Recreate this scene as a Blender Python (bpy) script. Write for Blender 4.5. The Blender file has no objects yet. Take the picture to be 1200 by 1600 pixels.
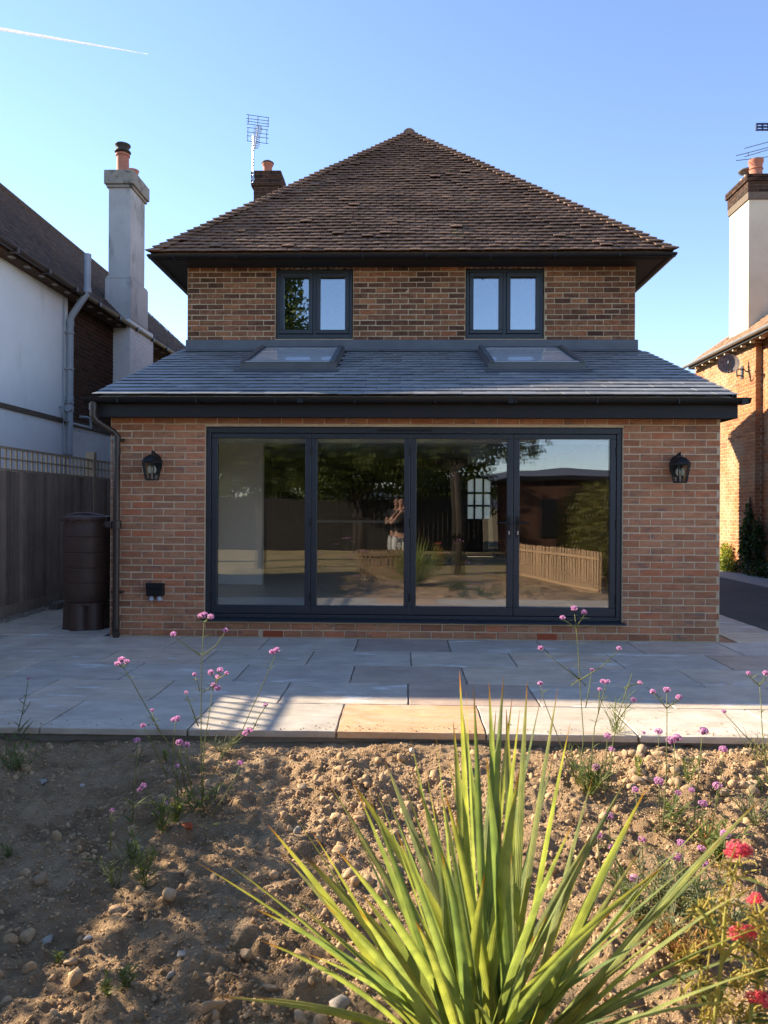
import bpy, math, random
import numpy as np
from mathutils import Vector, Matrix, Euler

R = random.Random(11)
NR = np.random.RandomState(5)
sc = bpy.context.scene
COL = sc.collection
PI = math.pi

# ------------------------------------------------------------------ camera
F_PX, HOR, YAW, ROLL, EYE = 1150.0, 790.0, math.radians(1.6), math.radians(0.33), 1.38
cd = bpy.data.cameras.new('camera')
cam = bpy.data.objects.new('camera', cd)
COL.objects.link(cam)
cd.sensor_fit = 'VERTICAL'
cd.sensor_height = 36.0
cd.lens = F_PX / 1600.0 * 36.0
cd.shift_y = -(800.0 - HOR) / 1600.0
cd.clip_start = 0.05
cd.clip_end = 12000.0
cd.dof.use_dof = True
cd.dof.focus_distance = 6.5
cd.dof.aperture_fstop = 7.0
cam.matrix_world = (Matrix.Translation((0, 0, EYE)) @ Matrix.Rotation(YAW, 4, 'Z')
                    @ Matrix.Rotation(PI / 2, 4, 'X') @ Matrix.Rotation(ROLL, 4, 'Z'))
sc.camera = cam


def W(px, py, Y=None, Z=None):
    """measured point of the photograph -> place in the garden, at depth Y or height Z"""
    u = (px - 600) / F_PX
    v = (HOR - py) / F_PX
    c, s = math.cos(ROLL), math.sin(ROLL)
    u0, v0 = u * c - v * s, u * s + v * c
    d = (u0 * math.cos(YAW) - math.sin(YAW), u0 * math.sin(YAW) + math.cos(YAW), v0)
    k = Y / d[1] if Y is not None else (Z - EYE) / d[2]
    return Vector((k * d[0], k * d[1], EYE + k * d[2]))


# ------------------------------------------------------------------ light
TO_SUN = Vector((-1.94, 0.86, 1.0)).normalized()
EL = math.asin(TO_SUN.z)
AZ = math.atan2(TO_SUN.x, TO_SUN.y)          # from +Y towards +X
w = bpy.data.worlds.new('World')
sc.world = w
w.use_nodes = True
nt = w.node_tree
nt.nodes.clear()
sky = nt.nodes.new('ShaderNodeTexSky')
sky.sky_type = 'NISHITA'
sky.sun_disc = False
sky.sun_elevation = EL
sky.sun_rotation = AZ
sky.altitude = 1200
sky.air_density = 1.0
sky.dust_density = 0.0
sky.ozone_density = 2.0
bg = nt.nodes.new('ShaderNodeBackground')
bg.inputs['Strength'].default_value = 0.124
wo = nt.nodes.new('ShaderNodeOutputWorld')
tint = nt.nodes.new('ShaderNodeMix')
tint.data_type = 'RGBA'
tint.blend_type = 'MULTIPLY'
tint.inputs[0].default_value = 1.0
nt.links.new(sky.outputs[0], tint.inputs[6])
tint.inputs[7].default_value = (0.92, 0.875, 0.915, 1)       # the camera's white balance, even over the whole sky
nt.links.new(tint.outputs[2], bg.inputs[0])
nt.links.new(bg.outputs[0], wo.inputs[0])
sl = bpy.data.lights.new('sun', 'SUN')
sl.energy = 5.0
sl.angle = math.radians(0.53)
sl.color = (1.0, 0.84, 0.63)
sun = bpy.data.objects.new('sun', sl)
COL.objects.link(sun)
sun.location = (-20, 8, 12)
sun.rotation_euler = TO_SUN.to_track_quat('Z', 'Y').to_euler()
sc.view_settings.view_transform = 'Standard'
sc.view_settings.look = 'None'
sc.view_settings.gamma = 1.0
sc.view_settings.use_curve_mapping = False
sc.view_settings.exposure = 1.7
sc.cycles.max_bounces = 10
sc.cycles.transparent_max_bounces = 24
sc.cycles.use_denoising = True
sc.cycles.sample_clamp_indirect = 6.0


# ------------------------------------------------------------------ materials
def _n(t, kind, **kw):
    n = t.nodes.new(kind)
    for k, v in kw.items():
        setattr(n, k, v)
    return n


def _ramp(t, cols, pos=None, interp='LINEAR'):
    r = t.nodes.new('ShaderNodeValToRGB')
    r.color_ramp.interpolation = interp
    e = r.color_ramp.elements
    k = len(cols)
    pos = pos or [i / max(1, k - 1) for i in range(k)]
    e[0].position, e[0].color = pos[0], (*cols[0], 1)
    e[1].position, e[1].color = pos[-1], (*cols[-1], 1)
    for i in range(1, k - 1):
        x = e.new(pos[i])
        x.color = (*cols[i], 1)
    return r


MATS = {}


def mat(name, cols, scale=6.0, detail=6.0, rough=0.8, spec=0.3, bump=0.0, bscale=None, rand=None,
        rcols=None, rmix=1.0, stretch=(1, 1, 1), metal=0.0, pos=None, spots=None, dist=0.0, bdist=0.01, trans=None,
        rvar=0.0, wz=None):
    """principled material: noise between cols, optional per object / per island random colour"""
    m = bpy.data.materials.new(name)
    m.use_nodes = True
    t = m.node_tree
    b = t.nodes['Principled BSDF']
    geo = _n(t, 'ShaderNodeNewGeometry')
    mp = _n(t, 'ShaderNodeMapping')
    mp.inputs['Scale'].default_value = stretch
    t.links.new(geo.outputs['Position'], mp.inputs['Vector'])
    nz = _n(t, 'ShaderNodeTexNoise')
    nz.inputs['Scale'].default_value = scale
    nz.inputs['Detail'].default_value = detail
    nz.inputs['Roughness'].default_value = 0.62
    nz.inputs['Distortion'].default_value = dist
    t.links.new(mp.outputs[0], nz.inputs['Vector'])
    if pos is None:
        k = len(cols)
        pos = [0.3 + 0.4 * i / max(1, k - 1) for i in range(k)]
    rp = _ramp(t, cols, pos)
    t.links.new(nz.outputs['Fac'], rp.inputs[0])
    col = rp.outputs[0]
    if rand:
        if rand == 'object':
            oi = _n(t, 'ShaderNodeObjectInfo')
            ro = oi.outputs['Random']
        else:
            ro = geo.outputs['Random Per Island']
        rr = _ramp(t, rcols, interp='LINEAR')
        t.links.new(ro, rr.inputs[0])
        mx = _n(t, 'ShaderNodeMix', data_type='RGBA', blend_type='MULTIPLY')
        mx.inputs[0].default_value = rmix
        t.links.new(col, mx.inputs[6])
        t.links.new(rr.outputs[0], mx.inputs[7])
        col = mx.outputs[2]
    if wz:      # broad uneven weathering: (scale, low, high)
        n4 = _n(t, 'ShaderNodeTexNoise')
        n4.inputs['Scale'].default_value = wz[0]
        n4.inputs['Detail'].default_value = 7
        n4.inputs['Roughness'].default_value = 0.7
        t.links.new(geo.outputs['Position'], n4.inputs['Vector'])
        r4 = _ramp(t, [(wz[1],) * 3, (wz[2],) * 3], [0.32, 0.68])
        t.links.new(n4.outputs['Fac'], r4.inputs[0])
        m4 = _n(t, 'ShaderNodeMix', data_type='RGBA', blend_type='MULTIPLY')
        m4.inputs[0].default_value = 1.0
        t.links.new(col, m4.inputs[6])
        t.links.new(r4.outputs[0], m4.inputs[7])
        col = m4.outputs[2]
    if spots:
        # spots: (colour, scale, threshold, softness, stretch)
        c2, s2, th, sf, st2 = spots
        mp2 = _n(t, 'ShaderNodeMapping')
        mp2.inputs['Scale'].default_value = st2
        mp2.inputs['Location'].default_value = (3.7, 1.3, 8.1)
        t.links.new(geo.outputs['Position'], mp2.inputs['Vector'])
        n2 = _n(t, 'ShaderNodeTexNoise')
        n2.inputs['Scale'].default_value = s2
        n2.inputs['Detail'].default_value = 5
        n2.inputs['Roughness'].default_value = 0.65
        t.links.new(mp2.outputs[0], n2.inputs['Vector'])
        mr = _n(t, 'ShaderNodeMapRange')
        mr.inputs['From Min'].default_value = th
        mr.inputs['From Max'].default_value = th + sf
        t.links.new(n2.outputs['Fac'], mr.inputs['Value'])
        mx2 = _n(t, 'ShaderNodeMix', data_type='RGBA', blend_type='MIX')
        t.links.new(mr.outputs[0], mx2.inputs[0])
        t.links.new(col, mx2.inputs[6])
        mx2.inputs[7].default_value = (*c2, 1)
        col = mx2.outputs[2]
    t.links.new(col, b.inputs['Base Color'])
    b.inputs['Roughness'].default_value = rough
    if rvar:
        mr = _n(t, 'ShaderNodeMapRange')
        mr.inputs['To Min'].default_value = rough - rvar
        mr.inputs['To Max'].default_value = rough + rvar
        t.links.new(nz.outputs['Fac'], mr.inputs['Value'])
        t.links.new(mr.outputs[0], b.inputs['Roughness'])
    b.inputs['Specular IOR Level'].default_value = spec
    b.inputs['Metallic'].default_value = metal
    if bump:
        n3 = _n(t, 'ShaderNodeTexNoise')
        n3.inputs['Scale'].default_value = bscale or scale * 3
        n3.inputs['Detail'].default_value = 8
        n3.inputs['Roughness'].default_value = 0.65
        t.links.new(mp.outputs[0], n3.inputs['Vector'])
        bp = _n(t, 'ShaderNodeBump')
        bp.inputs['Strength'].default_value = bump
        bp.inputs['Distance'].default_value = bdist
        t.links.new(n3.outputs['Fac'], bp.inputs['Height'])
        t.links.new(bp.outputs[0], b.inputs['Normal'])
    if trans:
        tr = _n(t, 'ShaderNodeBsdfTranslucent')
        tc = _n(t, 'ShaderNodeMix', data_type='RGBA', blend_type='MULTIPLY')
        tc.inputs[0].default_value = 1.0
        t.links.new(col, tc.inputs[6])
        tc.inputs[7].default_value = (*trans[1], 1)
        t.links.new(tc.outputs[2], tr.inputs['Color'])
        ms = _n(t, 'ShaderNodeMixShader')
        ms.inputs[0].default_value = trans[0]
        t.links.new(b.outputs[0], ms.inputs[1])
        t.links.new(tr.outputs[0], ms.inputs[2])
        t.links.new(ms.outputs[0], t.nodes['Material Output'].inputs['Surface'])
    MATS[name] = m
    return m


def glass_mat(name, f0, tint, rough=0.0, pale_film=0.0):
    """clear pane: Schlick reflection with normal-incidence reflectance f0, the same from both faces; dust = share of a dusty film that also paints in pale reflection"""
    m = bpy.data.materials.new(name)
    m.use_nodes = True
    t = m.node_tree
    t.nodes.clear()
    out = _n(t, 'ShaderNodeOutputMaterial')
    tr = _n(t, 'ShaderNodeBsdfTransparent')
    tr.inputs[0].default_value = (*tint, 1)
    gl = _n(t, 'ShaderNodeBsdfGlossy')
    gl.inputs['Roughness'].default_value = rough
    gl.inputs[0].default_value = (0.95, 0.97, 1.0, 1)
    lw = _n(t, 'ShaderNodeLayerWeight')
    lw.inputs[0].default_value = 0.5
    pw = _n(t, 'ShaderNodeMath', operation='POWER')
    pw.inputs[1].default_value = 5.0
    t.links.new(lw.outputs['Facing'], pw.inputs[0])
    fr = _n(t, 'ShaderNodeMath', operation='MULTIPLY_ADD')
    fr.inputs[1].default_value = 1.0 - f0
    fr.inputs[2].default_value = f0
    t.links.new(pw.outputs[0], fr.inputs[0])
    geo = _n(t, 'ShaderNodeNewGeometry')
    nz = _n(t, 'ShaderNodeTexNoise')
    nz.inputs['Scale'].default_value = 1.3
    nz.inputs['Detail'].default_value = 1.0
    t.links.new(geo.outputs['Position'], nz.inputs['Vector'])
    bp = _n(t, 'ShaderNodeBump')
    bp.inputs['Strength'].default_value = 0.10
    bp.inputs['Distance'].default_value = 0.01
    t.links.new(nz.outputs['Fac'], bp.inputs['Height'])
    t.links.new(bp.outputs[0], gl.inputs['Normal'])
    base = tr.outputs[0]
    if pale_film:
        df = _n(t, 'ShaderNodeBsdfDiffuse')
        df.inputs[0].default_value = (0.62, 0.63, 0.62, 1)
        md = _n(t, 'ShaderNodeMixShader')
        md.inputs[0].default_value = pale_film
        t.links.new(tr.outputs[0], md.inputs[1])
        t.links.new(df.outputs[0], md.inputs[2])
        base = md.outputs[0]
    mx = _n(t, 'ShaderNodeMixShader')
    t.links.new(fr.outputs[0], mx.inputs[0])
    t.links.new(base, mx.inputs[1])
    t.links.new(gl.outputs[0], mx.inputs[2])
    t.links.new(mx.outputs[0], out.inputs[0])
    MATS[name] = m
    return m


BR = [(0.72, 0.62, 0.60), (1.05, 0.98, 0.95), (1.15, 1.05, 0.95), (0.92, 0.93, 0.92), (1.0, 0.98, 0.94), (0.78, 0.72, 0.70),
      (1.15, 0.92, 0.82), (1.05, 1.05, 1.0), (0.9, 0.86, 0.84), (1.2, 0.84, 0.72)]
nb = [(0.34, 0.160, 0.088), (0.41, 0.202, 0.116), (0.465, 0.245, 0.146)]
kw = dict(wz=(1.6, 0.80, 1.12), scale=22, rough=0.9, spec=0.15, bump=0.5, bscale=90, bdist=0.006, stretch=(0.5, 1, 1.6))
brick_new = mat('new_brick', nb, rand='object', rcols=BR, spots=((0.20, 0.125, 0.11), 9.0, 0.56, 0.14, (1, 1, 2.2)), **kw)
brick_new_i = mat('new_brick_laid', nb, rand='island', rcols=BR, spots=((0.20, 0.125, 0.11), 9.0, 0.56, 0.14, (1, 1, 2.2)), **kw)
OB = [(0.30, 0.28, 0.34), (1.0, 0.88, 0.8), (0.50, 0.46, 0.47), (1.3, 0.95, 0.75), (0.85, 0.76, 0.7), (0.36, 0.34, 0.38), (1.2, 1.05, 0.85),
      (0.8, 0.7, 0.62), (0.42, 0.4, 0.42), (1.1, 0.88, 0.7)]
brick_old = mat('old_brick', [(0.155, 0.080, 0.048), (0.245, 0.130, 0.078), (0.32, 0.185, 0.112)], rand='island', rcols=OB, wz=(1.3, 0.75, 1.15), scale=26,
                rough=0.92, spec=0.12, bump=0.6, bscale=80, bdist=0.008, stretch=(0.6, 1, 1.4))
brick_red = mat('neighbour_brick', [(0.25, 0.105, 0.052), (0.33, 0.155, 0.075), (0.39, 0.21, 0.11)], rand='island',
                rcols=[(0.7, 0.6, 0.6), (1.1, 1.0, 0.95), (1.2, 1.1, 0.9), (0.95, 0.85, 0.8), (1.15, 0.95, 0.85)], scale=20, rough=0.9,
                spec=0.12, bump=0.5, bscale=60, spots=((0.38, 0.28, 0.17), 1.1, 0.46, 0.2, (1, 1, 1)))
brick_dark = mat('chimney_brick', [(0.030, 0.022, 0.020), (0.055, 0.038, 0.031), (0.085, 0.058, 0.045)], rand='island',
                 rcols=[(0.6, 0.6, 0.65), (1.1, 1, 0.95), (1.3, 1.05, 0.9), (0.8, 0.8, 0.8)], scale=20, rough=0.95, spec=0.1, bump=0.5, bscale=60)
brick_brown = mat('brown_side_brick', [(0.052, 0.030, 0.022), (0.085, 0.050, 0.035)], rand='island',
                  rcols=[(0.7, 0.7, 0.7), (1.1, 1, 1), (1.25, 1.05, 0.95)], scale=16, rough=0.95, spec=0.1, bump=0.5, bscale=60)
brick_white = mat('painted_brick', [(0.74, 0.735, 0.72), (0.82, 0.81, 0.79)], scale=8, rough=0.8, bump=0.3, bscale=40)
mortar = mat('mortar', [(0.50, 0.375, 0.25), (0.63, 0.49, 0.34)], wz=(2.2, 0.78, 1.15), scale=40, rough=0.95, spec=0.1, bump=0.5, bscale=160)
mortar_old = mat('old_mortar', [(0.36, 0.27, 0.175), (0.52, 0.40, 0.27)], scale=12, rough=0.95, spec=0.1, bump=0.5, bscale=120)
mortar_dark = mat('dark_mortar', [(0.12, 0.095, 0.075), (0.17, 0.14, 0.11)], scale=20, rough=0.95, spec=0.1)
airbrick = mat('terracotta_vent', [(0.30, 0.060, 0.026), (0.36, 0.085, 0.036)], scale=20, rough=0.8)
TC = [(0.80, 0.78, 0.80), (1.0, 0.97, 0.95), (1.12, 1.06, 1.0), (0.9, 0.86, 0.84), (1.06, 0.97, 0.92), (0.86, 0.86, 0.88), (1.18, 1.08, 0.98)]
kt = dict(wz=(0.9, 0.72, 1.2), scale=14, rough=0.9, spec=0.18, bump=0.6, bscale=60, bdist=0.006, spots=((0.24, 0.19, 0.09), 2.4, 0.62, 0.1, (1, 1, 1)))
ktc = [(0.152, 0.096, 0.067), (0.215, 0.138, 0.098), (0.275, 0.186, 0.135)]
tile_m = mat('clay_tile', ktc, rand='object', rcols=TC, **kt)
tile_i = mat('clay_tile_laid', ktc, rand='island', rcols=TC, **kt)
tile_left = mat('brown_clay_tile', [(0.060, 0.043, 0.036), (0.095, 0.068, 0.055), (0.13, 0.095, 0.07)], rand='island', rcols=TC, scale=9, rough=0.9,
                spec=0.15, bump=0.5, bscale=40)
tile_right = mat('pale_clay_tile', [(0.19, 0.12, 0.08), (0.30, 0.20, 0.13)], rand='island', rcols=TC, scale=9, rough=0.9, spec=0.15, bump=0.5, bscale=40)
SC = [(0.72, 0.74, 0.78), (1.05, 1.03, 1.0), (1.2, 1.2, 1.2), (0.95, 0.98, 1.0), (1.0, 1.0, 1.05)]
ks = dict(wz=(1.1, 0.8, 1.15), scale=10, rough=0.6, spec=0.8, bump=0.25, bscale=30, bdist=0.004, rvar=0.08)
slate_m = mat('slate', [(0.145, 0.152, 0.163), (0.215, 0.22, 0.226)], rand='object', rcols=SC, **ks)
slate_i = mat('slate_laid', [(0.145, 0.152, 0.163), (0.215, 0.22, 0.226)], rand='island', rcols=SC, **ks)
lead = mat('lead_flashing', [(0.075, 0.083, 0.098), (0.105, 0.115, 0.13)], scale=4, rough=0.5, spec=0.4, bump=0.15, bscale=8)
anth = mat('anthracite_frame', [(0.020, 0.025, 0.033), (0.024, 0.029, 0.038)], scale=3, rough=0.42, spec=0.45)
blackpl = mat('black_plastic', [(0.010, 0.010, 0.011), (0.014, 0.013, 0.014)], scale=5, rough=0.45, spec=0.28)
fascia_m = mat('dark_fascia', [(0.011, 0.0105, 0.012), (0.015, 0.014, 0.016)], scale=3, rough=0.55, spec=0.3)
soffit_m = mat('dark_soffit', [(0.020, 0.018, 0.017), (0.03, 0.026, 0.024)], scale=6, rough=0.7)
brownpl = mat('dark_brown_plastic', [(0.034, 0.022, 0.018), (0.042, 0.028, 0.023)], scale=5, rough=0.40, spec=0.45)
butt_m = mat('brown_butt_plastic', wz=(2.5, 0.8, 1.2), cols= [(0.075, 0.043, 0.032), (0.09, 0.052, 0.04)], scale=6, rough=0.46, spec=0.45, bump=0.06, bscale=120)
greypl = mat('grey_pipe', [(0.30, 0.33, 0.37), (0.36, 0.39, 0.43)], scale=5, rough=0.5, spec=0.4)
steel = mat('steel', [(0.42, 0.43, 0.45), (0.55, 0.56, 0.58)], scale=8, rough=0.32, spec=0.5, metal=0.9)
alu = mat('dull_aluminium', [(0.30, 0.31, 0.32), (0.38, 0.39, 0.40)], scale=8, rough=0.42, spec=0.5, metal=0.6)
darkmetal = mat('dark_metal', [(0.05, 0.06, 0.075), (0.075, 0.085, 0.10)], scale=8, rough=0.5, metal=0.4)
whitewash = mat('white_render', wz=(0.8, 0.92, 1.02), cols= [(0.82, 0.82, 0.81), (0.87, 0.87, 0.86)], scale=0.9, detail=8, rough=0.85, spec=0.2, bump=0.25, bscale=26,
                spots=((0.52, 0.50, 0.47), 0.7, 0.60, 0.25, (1.5, 1.5, 0.4)))
cement = mat('grey_cement_render', [(0.36, 0.355, 0.335), (0.47, 0.46, 0.435), (0.56, 0.545, 0.51)], scale=1.7, detail=9, rough=0.9, spec=0.15, bump=0.4,
             bscale=22, spots=((0.17, 0.165, 0.155), 2.6, 0.56, 0.2, (1, 1, 0.5)), stretch=(1, 1, 0.6))
capstone = mat('stained_cap', [(0.24, 0.215, 0.18), (0.33, 0.30, 0.25)], scale=6, rough=0.95, bump=0.6, bscale=20,
               spots=((0.085, 0.08, 0.07), 7.0, 0.55, 0.12, (1, 1, 1)))
cream = mat('cream_render', [(0.53, 0.48, 0.36), (0.62, 0.57, 0.44)], scale=2.2, detail=8, rough=0.85, bump=0.2, bscale=20,
            spots=((0.52, 0.46, 0.36), 1.6, 0.6, 0.2, (1, 1, 0.5)))
terracotta = mat('terracotta', [(0.33, 0.125, 0.08), (0.42, 0.175, 0.115)], scale=8, rough=0.8, bump=0.2, bscale=30)
sootpot = mat('sooty_metal', [(0.03, 0.027, 0.025), (0.06, 0.05, 0.045)], scale=12, rough=0.7)
wood_f = mat('fence_wood', wz=(1.2, 0.7, 1.15), cols= [(0.30, 0.225, 0.165), (0.41, 0.325, 0.25), (0.49, 0.40, 0.32)], rand='object',
             rcols=[(0.62, 0.60, 0.60), (1.1, 1.02, 0.98), (0.85, 0.8, 0.8), (1.25, 1.2, 1.15)], scale=9, rough=0.9, spec=0.15, bump=0.9, bscale=30,
             stretch=(9, 9, 0.35))
wood_t = mat('trellis_wood', [(0.38, 0.285, 0.19), (0.48, 0.37, 0.25)], scale=12, rough=0.9, spec=0.15, bump=0.3, bscale=40, stretch=(4, 1, 1))
wood_p = mat('picket_wood', [(0.33, 0.22, 0.13), (0.45, 0.32, 0.20)], rand='object', rcols=[(0.8, 0.8, 0.8), (1.1, 1.05, 1)], scale=12, rough=0.9,
             bump=0.4, bscale=40, stretch=(5, 5, 0.4))
wood_s = mat('sleeper_wood', [(0.13, 0.11, 0.085), (0.22, 0.19, 0.15)], scale=12, rough=0.9, bump=0.4, bscale=40, stretch=(5, 0.4, 5))
wood_band = mat('weathered_timber_band', [(0.085, 0.062, 0.045), (0.15, 0.11, 0.08)], scale=10, rough=0.9, bump=0.4, bscale=30, stretch=(1, 0.4, 3))
SB = [(0.80, 0.84, 0.92), (1.0, 1.0, 1.0), (1.12, 1.05, 0.98), (0.86, 0.88, 0.94), (1.02, 1.03, 1.06), (0.95, 0.98, 1.05)]
kst = dict(wz=(3.2, 0.80, 1.12), scale=2.6, detail=10, rough=0.62, spec=0.35, bump=0.9, bscale=8, bdist=0.010, stretch=(0.7, 2.2, 1), dist=1.2, rvar=0.12)
stone_grey = mat('grey_sandstone', [(0.43, 0.365, 0.29), (0.52, 0.445, 0.36), (0.58, 0.505, 0.415)], rand='object', rcols=SB,
                 spots=((0.62, 0.60, 0.56), 2.3, 0.595, 0.05, (0.8, 2.8, 1)), **kst)
stone_brown = mat('brown_sandstone', [(0.37, 0.295, 0.24), (0.45, 0.365, 0.30)], rand='object', rcols=SB, **kst)
stone_buff = mat('buff_sandstone', [(0.46, 0.385, 0.285), (0.56, 0.48, 0.37), (0.60, 0.53, 0.43)], rand='object', rcols=SB, **kst)
stone_orange = mat('orange_sandstone', [(0.54, 0.42, 0.29), (0.55, 0.34, 0.18), (0.58, 0.47, 0.35)], rand='object', rcols=[(1, 1, 1), (1, 1, 1)], **kst)
bed = mat('mortar_bed', [(0.13, 0.115, 0.10), (0.21, 0.19, 0.165)], scale=14, rough=0.95, bump=0.5, bscale=50)
joint_m = mat('dark_jointing', [(0.20, 0.18, 0.155), (0.28, 0.25, 0.215)], scale=14, rough=0.95)
asphalt = mat('asphalt', [(0.05, 0.049, 0.05), (0.085, 0.083, 0.082)], wz=(0.9, 0.75, 1.3), scale=60, rough=0.9, bump=0.5, bscale=220,
              spots=((0.085, 0.075, 0.075), 1.1, 0.58, 0.2, (1, 1, 1)))
pathc = mat('pale_concrete', [(0.25, 0.235, 0.225), (0.32, 0.30, 0.285)], scale=5, rough=0.85, bump=0.3, bscale=60)
soil_m = mat('bare_soil', [(0.20, 0.130, 0.073), (0.35, 0.236, 0.136), (0.45, 0.314, 0.186), (0.53, 0.39, 0.245)], scale=5.5, detail=12, rough=0.95, spec=0.1,
             bump=1.0, bscale=95, bdist=0.035, wz=(3.0, 0.75, 1.15), pos=[0.28, 0.42, 0.56, 0.72])
CL = [(0.75, 0.70, 0.66), (1.0, 0.97, 0.94), (1.12, 1.06, 0.99), (0.86, 0.82, 0.77), (1.05, 1.0, 0.95), (0.95, 0.88, 0.82), (1.2, 1.16, 1.1), (0.82, 0.78, 0.74)]
clod_m = mat('earth_clods', [(0.33, 0.224, 0.128), (0.43, 0.303, 0.180), (0.51, 0.37, 0.232)], rand='island', rcols=CL, scale=30, rough=0.95, spec=0.1, bump=0.8,
             bscale=140, bdist=0.006)
stone_tan = mat('tan_stone', [(0.27, 0.190, 0.115), (0.37, 0.268, 0.166), (0.43, 0.328, 0.215)], rand='object', rcols=[(0.75, 0.72, 0.7), (1.1, 1.05, 1), (0.9, 0.9, 0.88)],
                scale=24, rough=0.9, bump=0.7, bscale=80)
stone_pale = mat('pale_flint', [(0.44, 0.41, 0.37), (0.56, 0.53, 0.49)], scale=24, rough=0.7, bump=0.4, bscale=60)
stone_gry = mat('grey_stone', [(0.27, 0.235, 0.19), (0.36, 0.32, 0.27)], scale=24, rough=0.85, bump=0.5, bscale=70)
gravel_m = mat('pale_gravel', [(0.30, 0.26, 0.21), (0.42, 0.38, 0.32)], rand='island', rcols=CL, scale=30, rough=0.9)
lawn = mat('rough_grass', [(0.19, 0.155, 0.07), (0.30, 0.235, 0.12), (0.40, 0.31, 0.175)], scale=1.8, detail=12, rough=0.95, bump=0.8, bscale=40)
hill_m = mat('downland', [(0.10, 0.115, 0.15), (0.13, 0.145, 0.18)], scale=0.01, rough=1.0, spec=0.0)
spike_m = None
verb_stem = mat('verbena_stem', [(0.16, 0.19, 0.07), (0.24, 0.26, 0.11)], scale=20, rough=0.7, trans=(0.35, (1.3, 1.3, 0.9)))
verb_leaf = mat('verbena_leaf', [(0.09, 0.13, 0.045), (0.16, 0.19, 0.07)], scale=20, rough=0.7, trans=(0.5, (1.4, 1.4, 0.8)))
verb_flower = mat('verbena_petal', [(0.50, 0.27, 0.46), (0.66, 0.42, 0.60), (0.76, 0.55, 0.69)], rand='island', rcols=[(0.7, 0.65, 0.8), (1.1, 1.0, 1.05), (1, 1.1, 1.1)],
                  scale=60, rough=0.8, trans=(0.45, (1.2, 1.0, 1.15)))
verb_bud = mat('verbena_bud', [(0.10, 0.035, 0.075), (0.16, 0.06, 0.11)], scale=60, rough=0.8)
val_flower = mat('valerian_petal', [(0.66, 0.07, 0.14), (0.78, 0.16, 0.22), (0.80, 0.30, 0.32)], rand='island', rcols=[(0.8, 0.8, 0.8), (1.1, 1.1, 1.1)], scale=60, rough=0.8,
                 trans=(0.45, (1.2, 1, 1)))
val_stem = mat('valerian_stem', [(0.34, 0.33, 0.08), (0.46, 0.42, 0.13)], scale=12, rough=0.7, trans=(0.4, (1.2, 1.15, 0.7)))
val_seed = mat('valerian_seed_strands', [(0.40, 0.36, 0.09), (0.54, 0.46, 0.15)], scale=30, rough=0.8, trans=(0.5, (1.2, 1.1, 0.8)))
weed_m = mat('weed_leaf', [(0.085, 0.125, 0.04), (0.15, 0.18, 0.065)], rand='island', rcols=[(0.75, 0.8, 0.8), (1.1, 1.1, 1), (1.2, 1.15, 0.9)], scale=20, rough=0.75,
             trans=(0.45, (1.5, 1.5, 0.7)))
silver_m = mat('silvery_leaf', [(0.15, 0.17, 0.10), (0.25, 0.27, 0.17)], rand='island', rcols=[(0.75, 0.8, 0.8), (1.1, 1.1, 1), (1.15, 1.1, 0.9)], scale=20, rough=0.8, trans=(0.35, (1.2, 1.2, 0.8)))
sedum_m = mat('orange_stonecrop', [(0.36, 0.15, 0.05), (0.44, 0.24, 0.08), (0.38, 0.30, 0.09)], rand='island', rcols=[(0.8, 0.8, 0.8), (1.2, 1.1, 1)], scale=25, rough=0.8, trans=(0.3, (1.2, 1, 0.8)))
tree_leaf = mat('tree_leaf', [(0.045, 0.065, 0.018), (0.085, 0.11, 0.03)], rand='island', rcols=[(0.6, 0.65, 0.6), (1.1, 1.1, 1), (1.5, 1.4, 1.0)], scale=3, rough=0.6,
                trans=(0.4, (1.6, 1.6, 0.7)))
hedge_leaf = mat('hedge_leaf', [(0.085, 0.085, 0.025), (0.14, 0.13, 0.04)], rand='island', rcols=[(0.6, 0.65, 0.6), (1.1, 1.1, 1), (1.4, 1.3, 1.0)], scale=3, rough=0.6,
                 trans=(0.4, (1.5, 1.4, 0.7)))
ivy_leaf = mat('ivy_leaf', [(0.030, 0.050, 0.018), (0.06, 0.085, 0.03)], rand='island', rcols=[(0.6, 0.65, 0.6), (1.1, 1.1, 1)], scale=5, rough=0.5, trans=(0.3, (1.4, 1.5, 0.7)))
lime_leaf = mat('lime_leaf', [(0.16, 0.20, 0.035), (0.26, 0.28, 0.06)], rand='island', rcols=[(0.7, 0.8, 0.7), (1.1, 1.1, 1), (1.4, 1.3, 1.6)], scale=5, rough=0.5, trans=(0.4, (1.4, 1.4, 0.7)))
dry_grass = mat('dry_grass', [(0.22, 0.18, 0.07), (0.34, 0.28, 0.12)], rand='island', rcols=[(0.7, 0.8, 0.7), (1.1, 1.1, 1)], scale=5, rough=0.8, trans=(0.4, (1.3, 1.2, 0.8)))
bark = mat('bark', [(0.035, 0.028, 0.022), (0.08, 0.065, 0.05)], scale=8, rough=0.95, bump=0.8, bscale=20, stretch=(3, 3, 0.5))
plaster = mat('interior_plaster', [(0.84, 0.79, 0.71), (0.86, 0.81, 0.73)], scale=2, rough=0.9)
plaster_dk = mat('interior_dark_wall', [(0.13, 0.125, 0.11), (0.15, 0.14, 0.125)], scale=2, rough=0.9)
whitep = mat('white_gloss', [(0.72, 0.73, 0.74), (0.76, 0.77, 0.78)], scale=2, rough=0.4)
intfloor = mat('interior_floor_tile', [(0.62, 0.59, 0.55), (0.68, 0.65, 0.61)], scale=3, rough=0.35)
kitchen_m = mat('dark_kitchen_unit', [(0.020, 0.022, 0.024), (0.026, 0.028, 0.03)], scale=2, rough=0.5)
darkwood = mat('dark_door_wood', [(0.04, 0.028, 0.02), (0.06, 0.042, 0.03)], scale=8, rough=0.6, stretch=(4, 4, 0.5))
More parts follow.
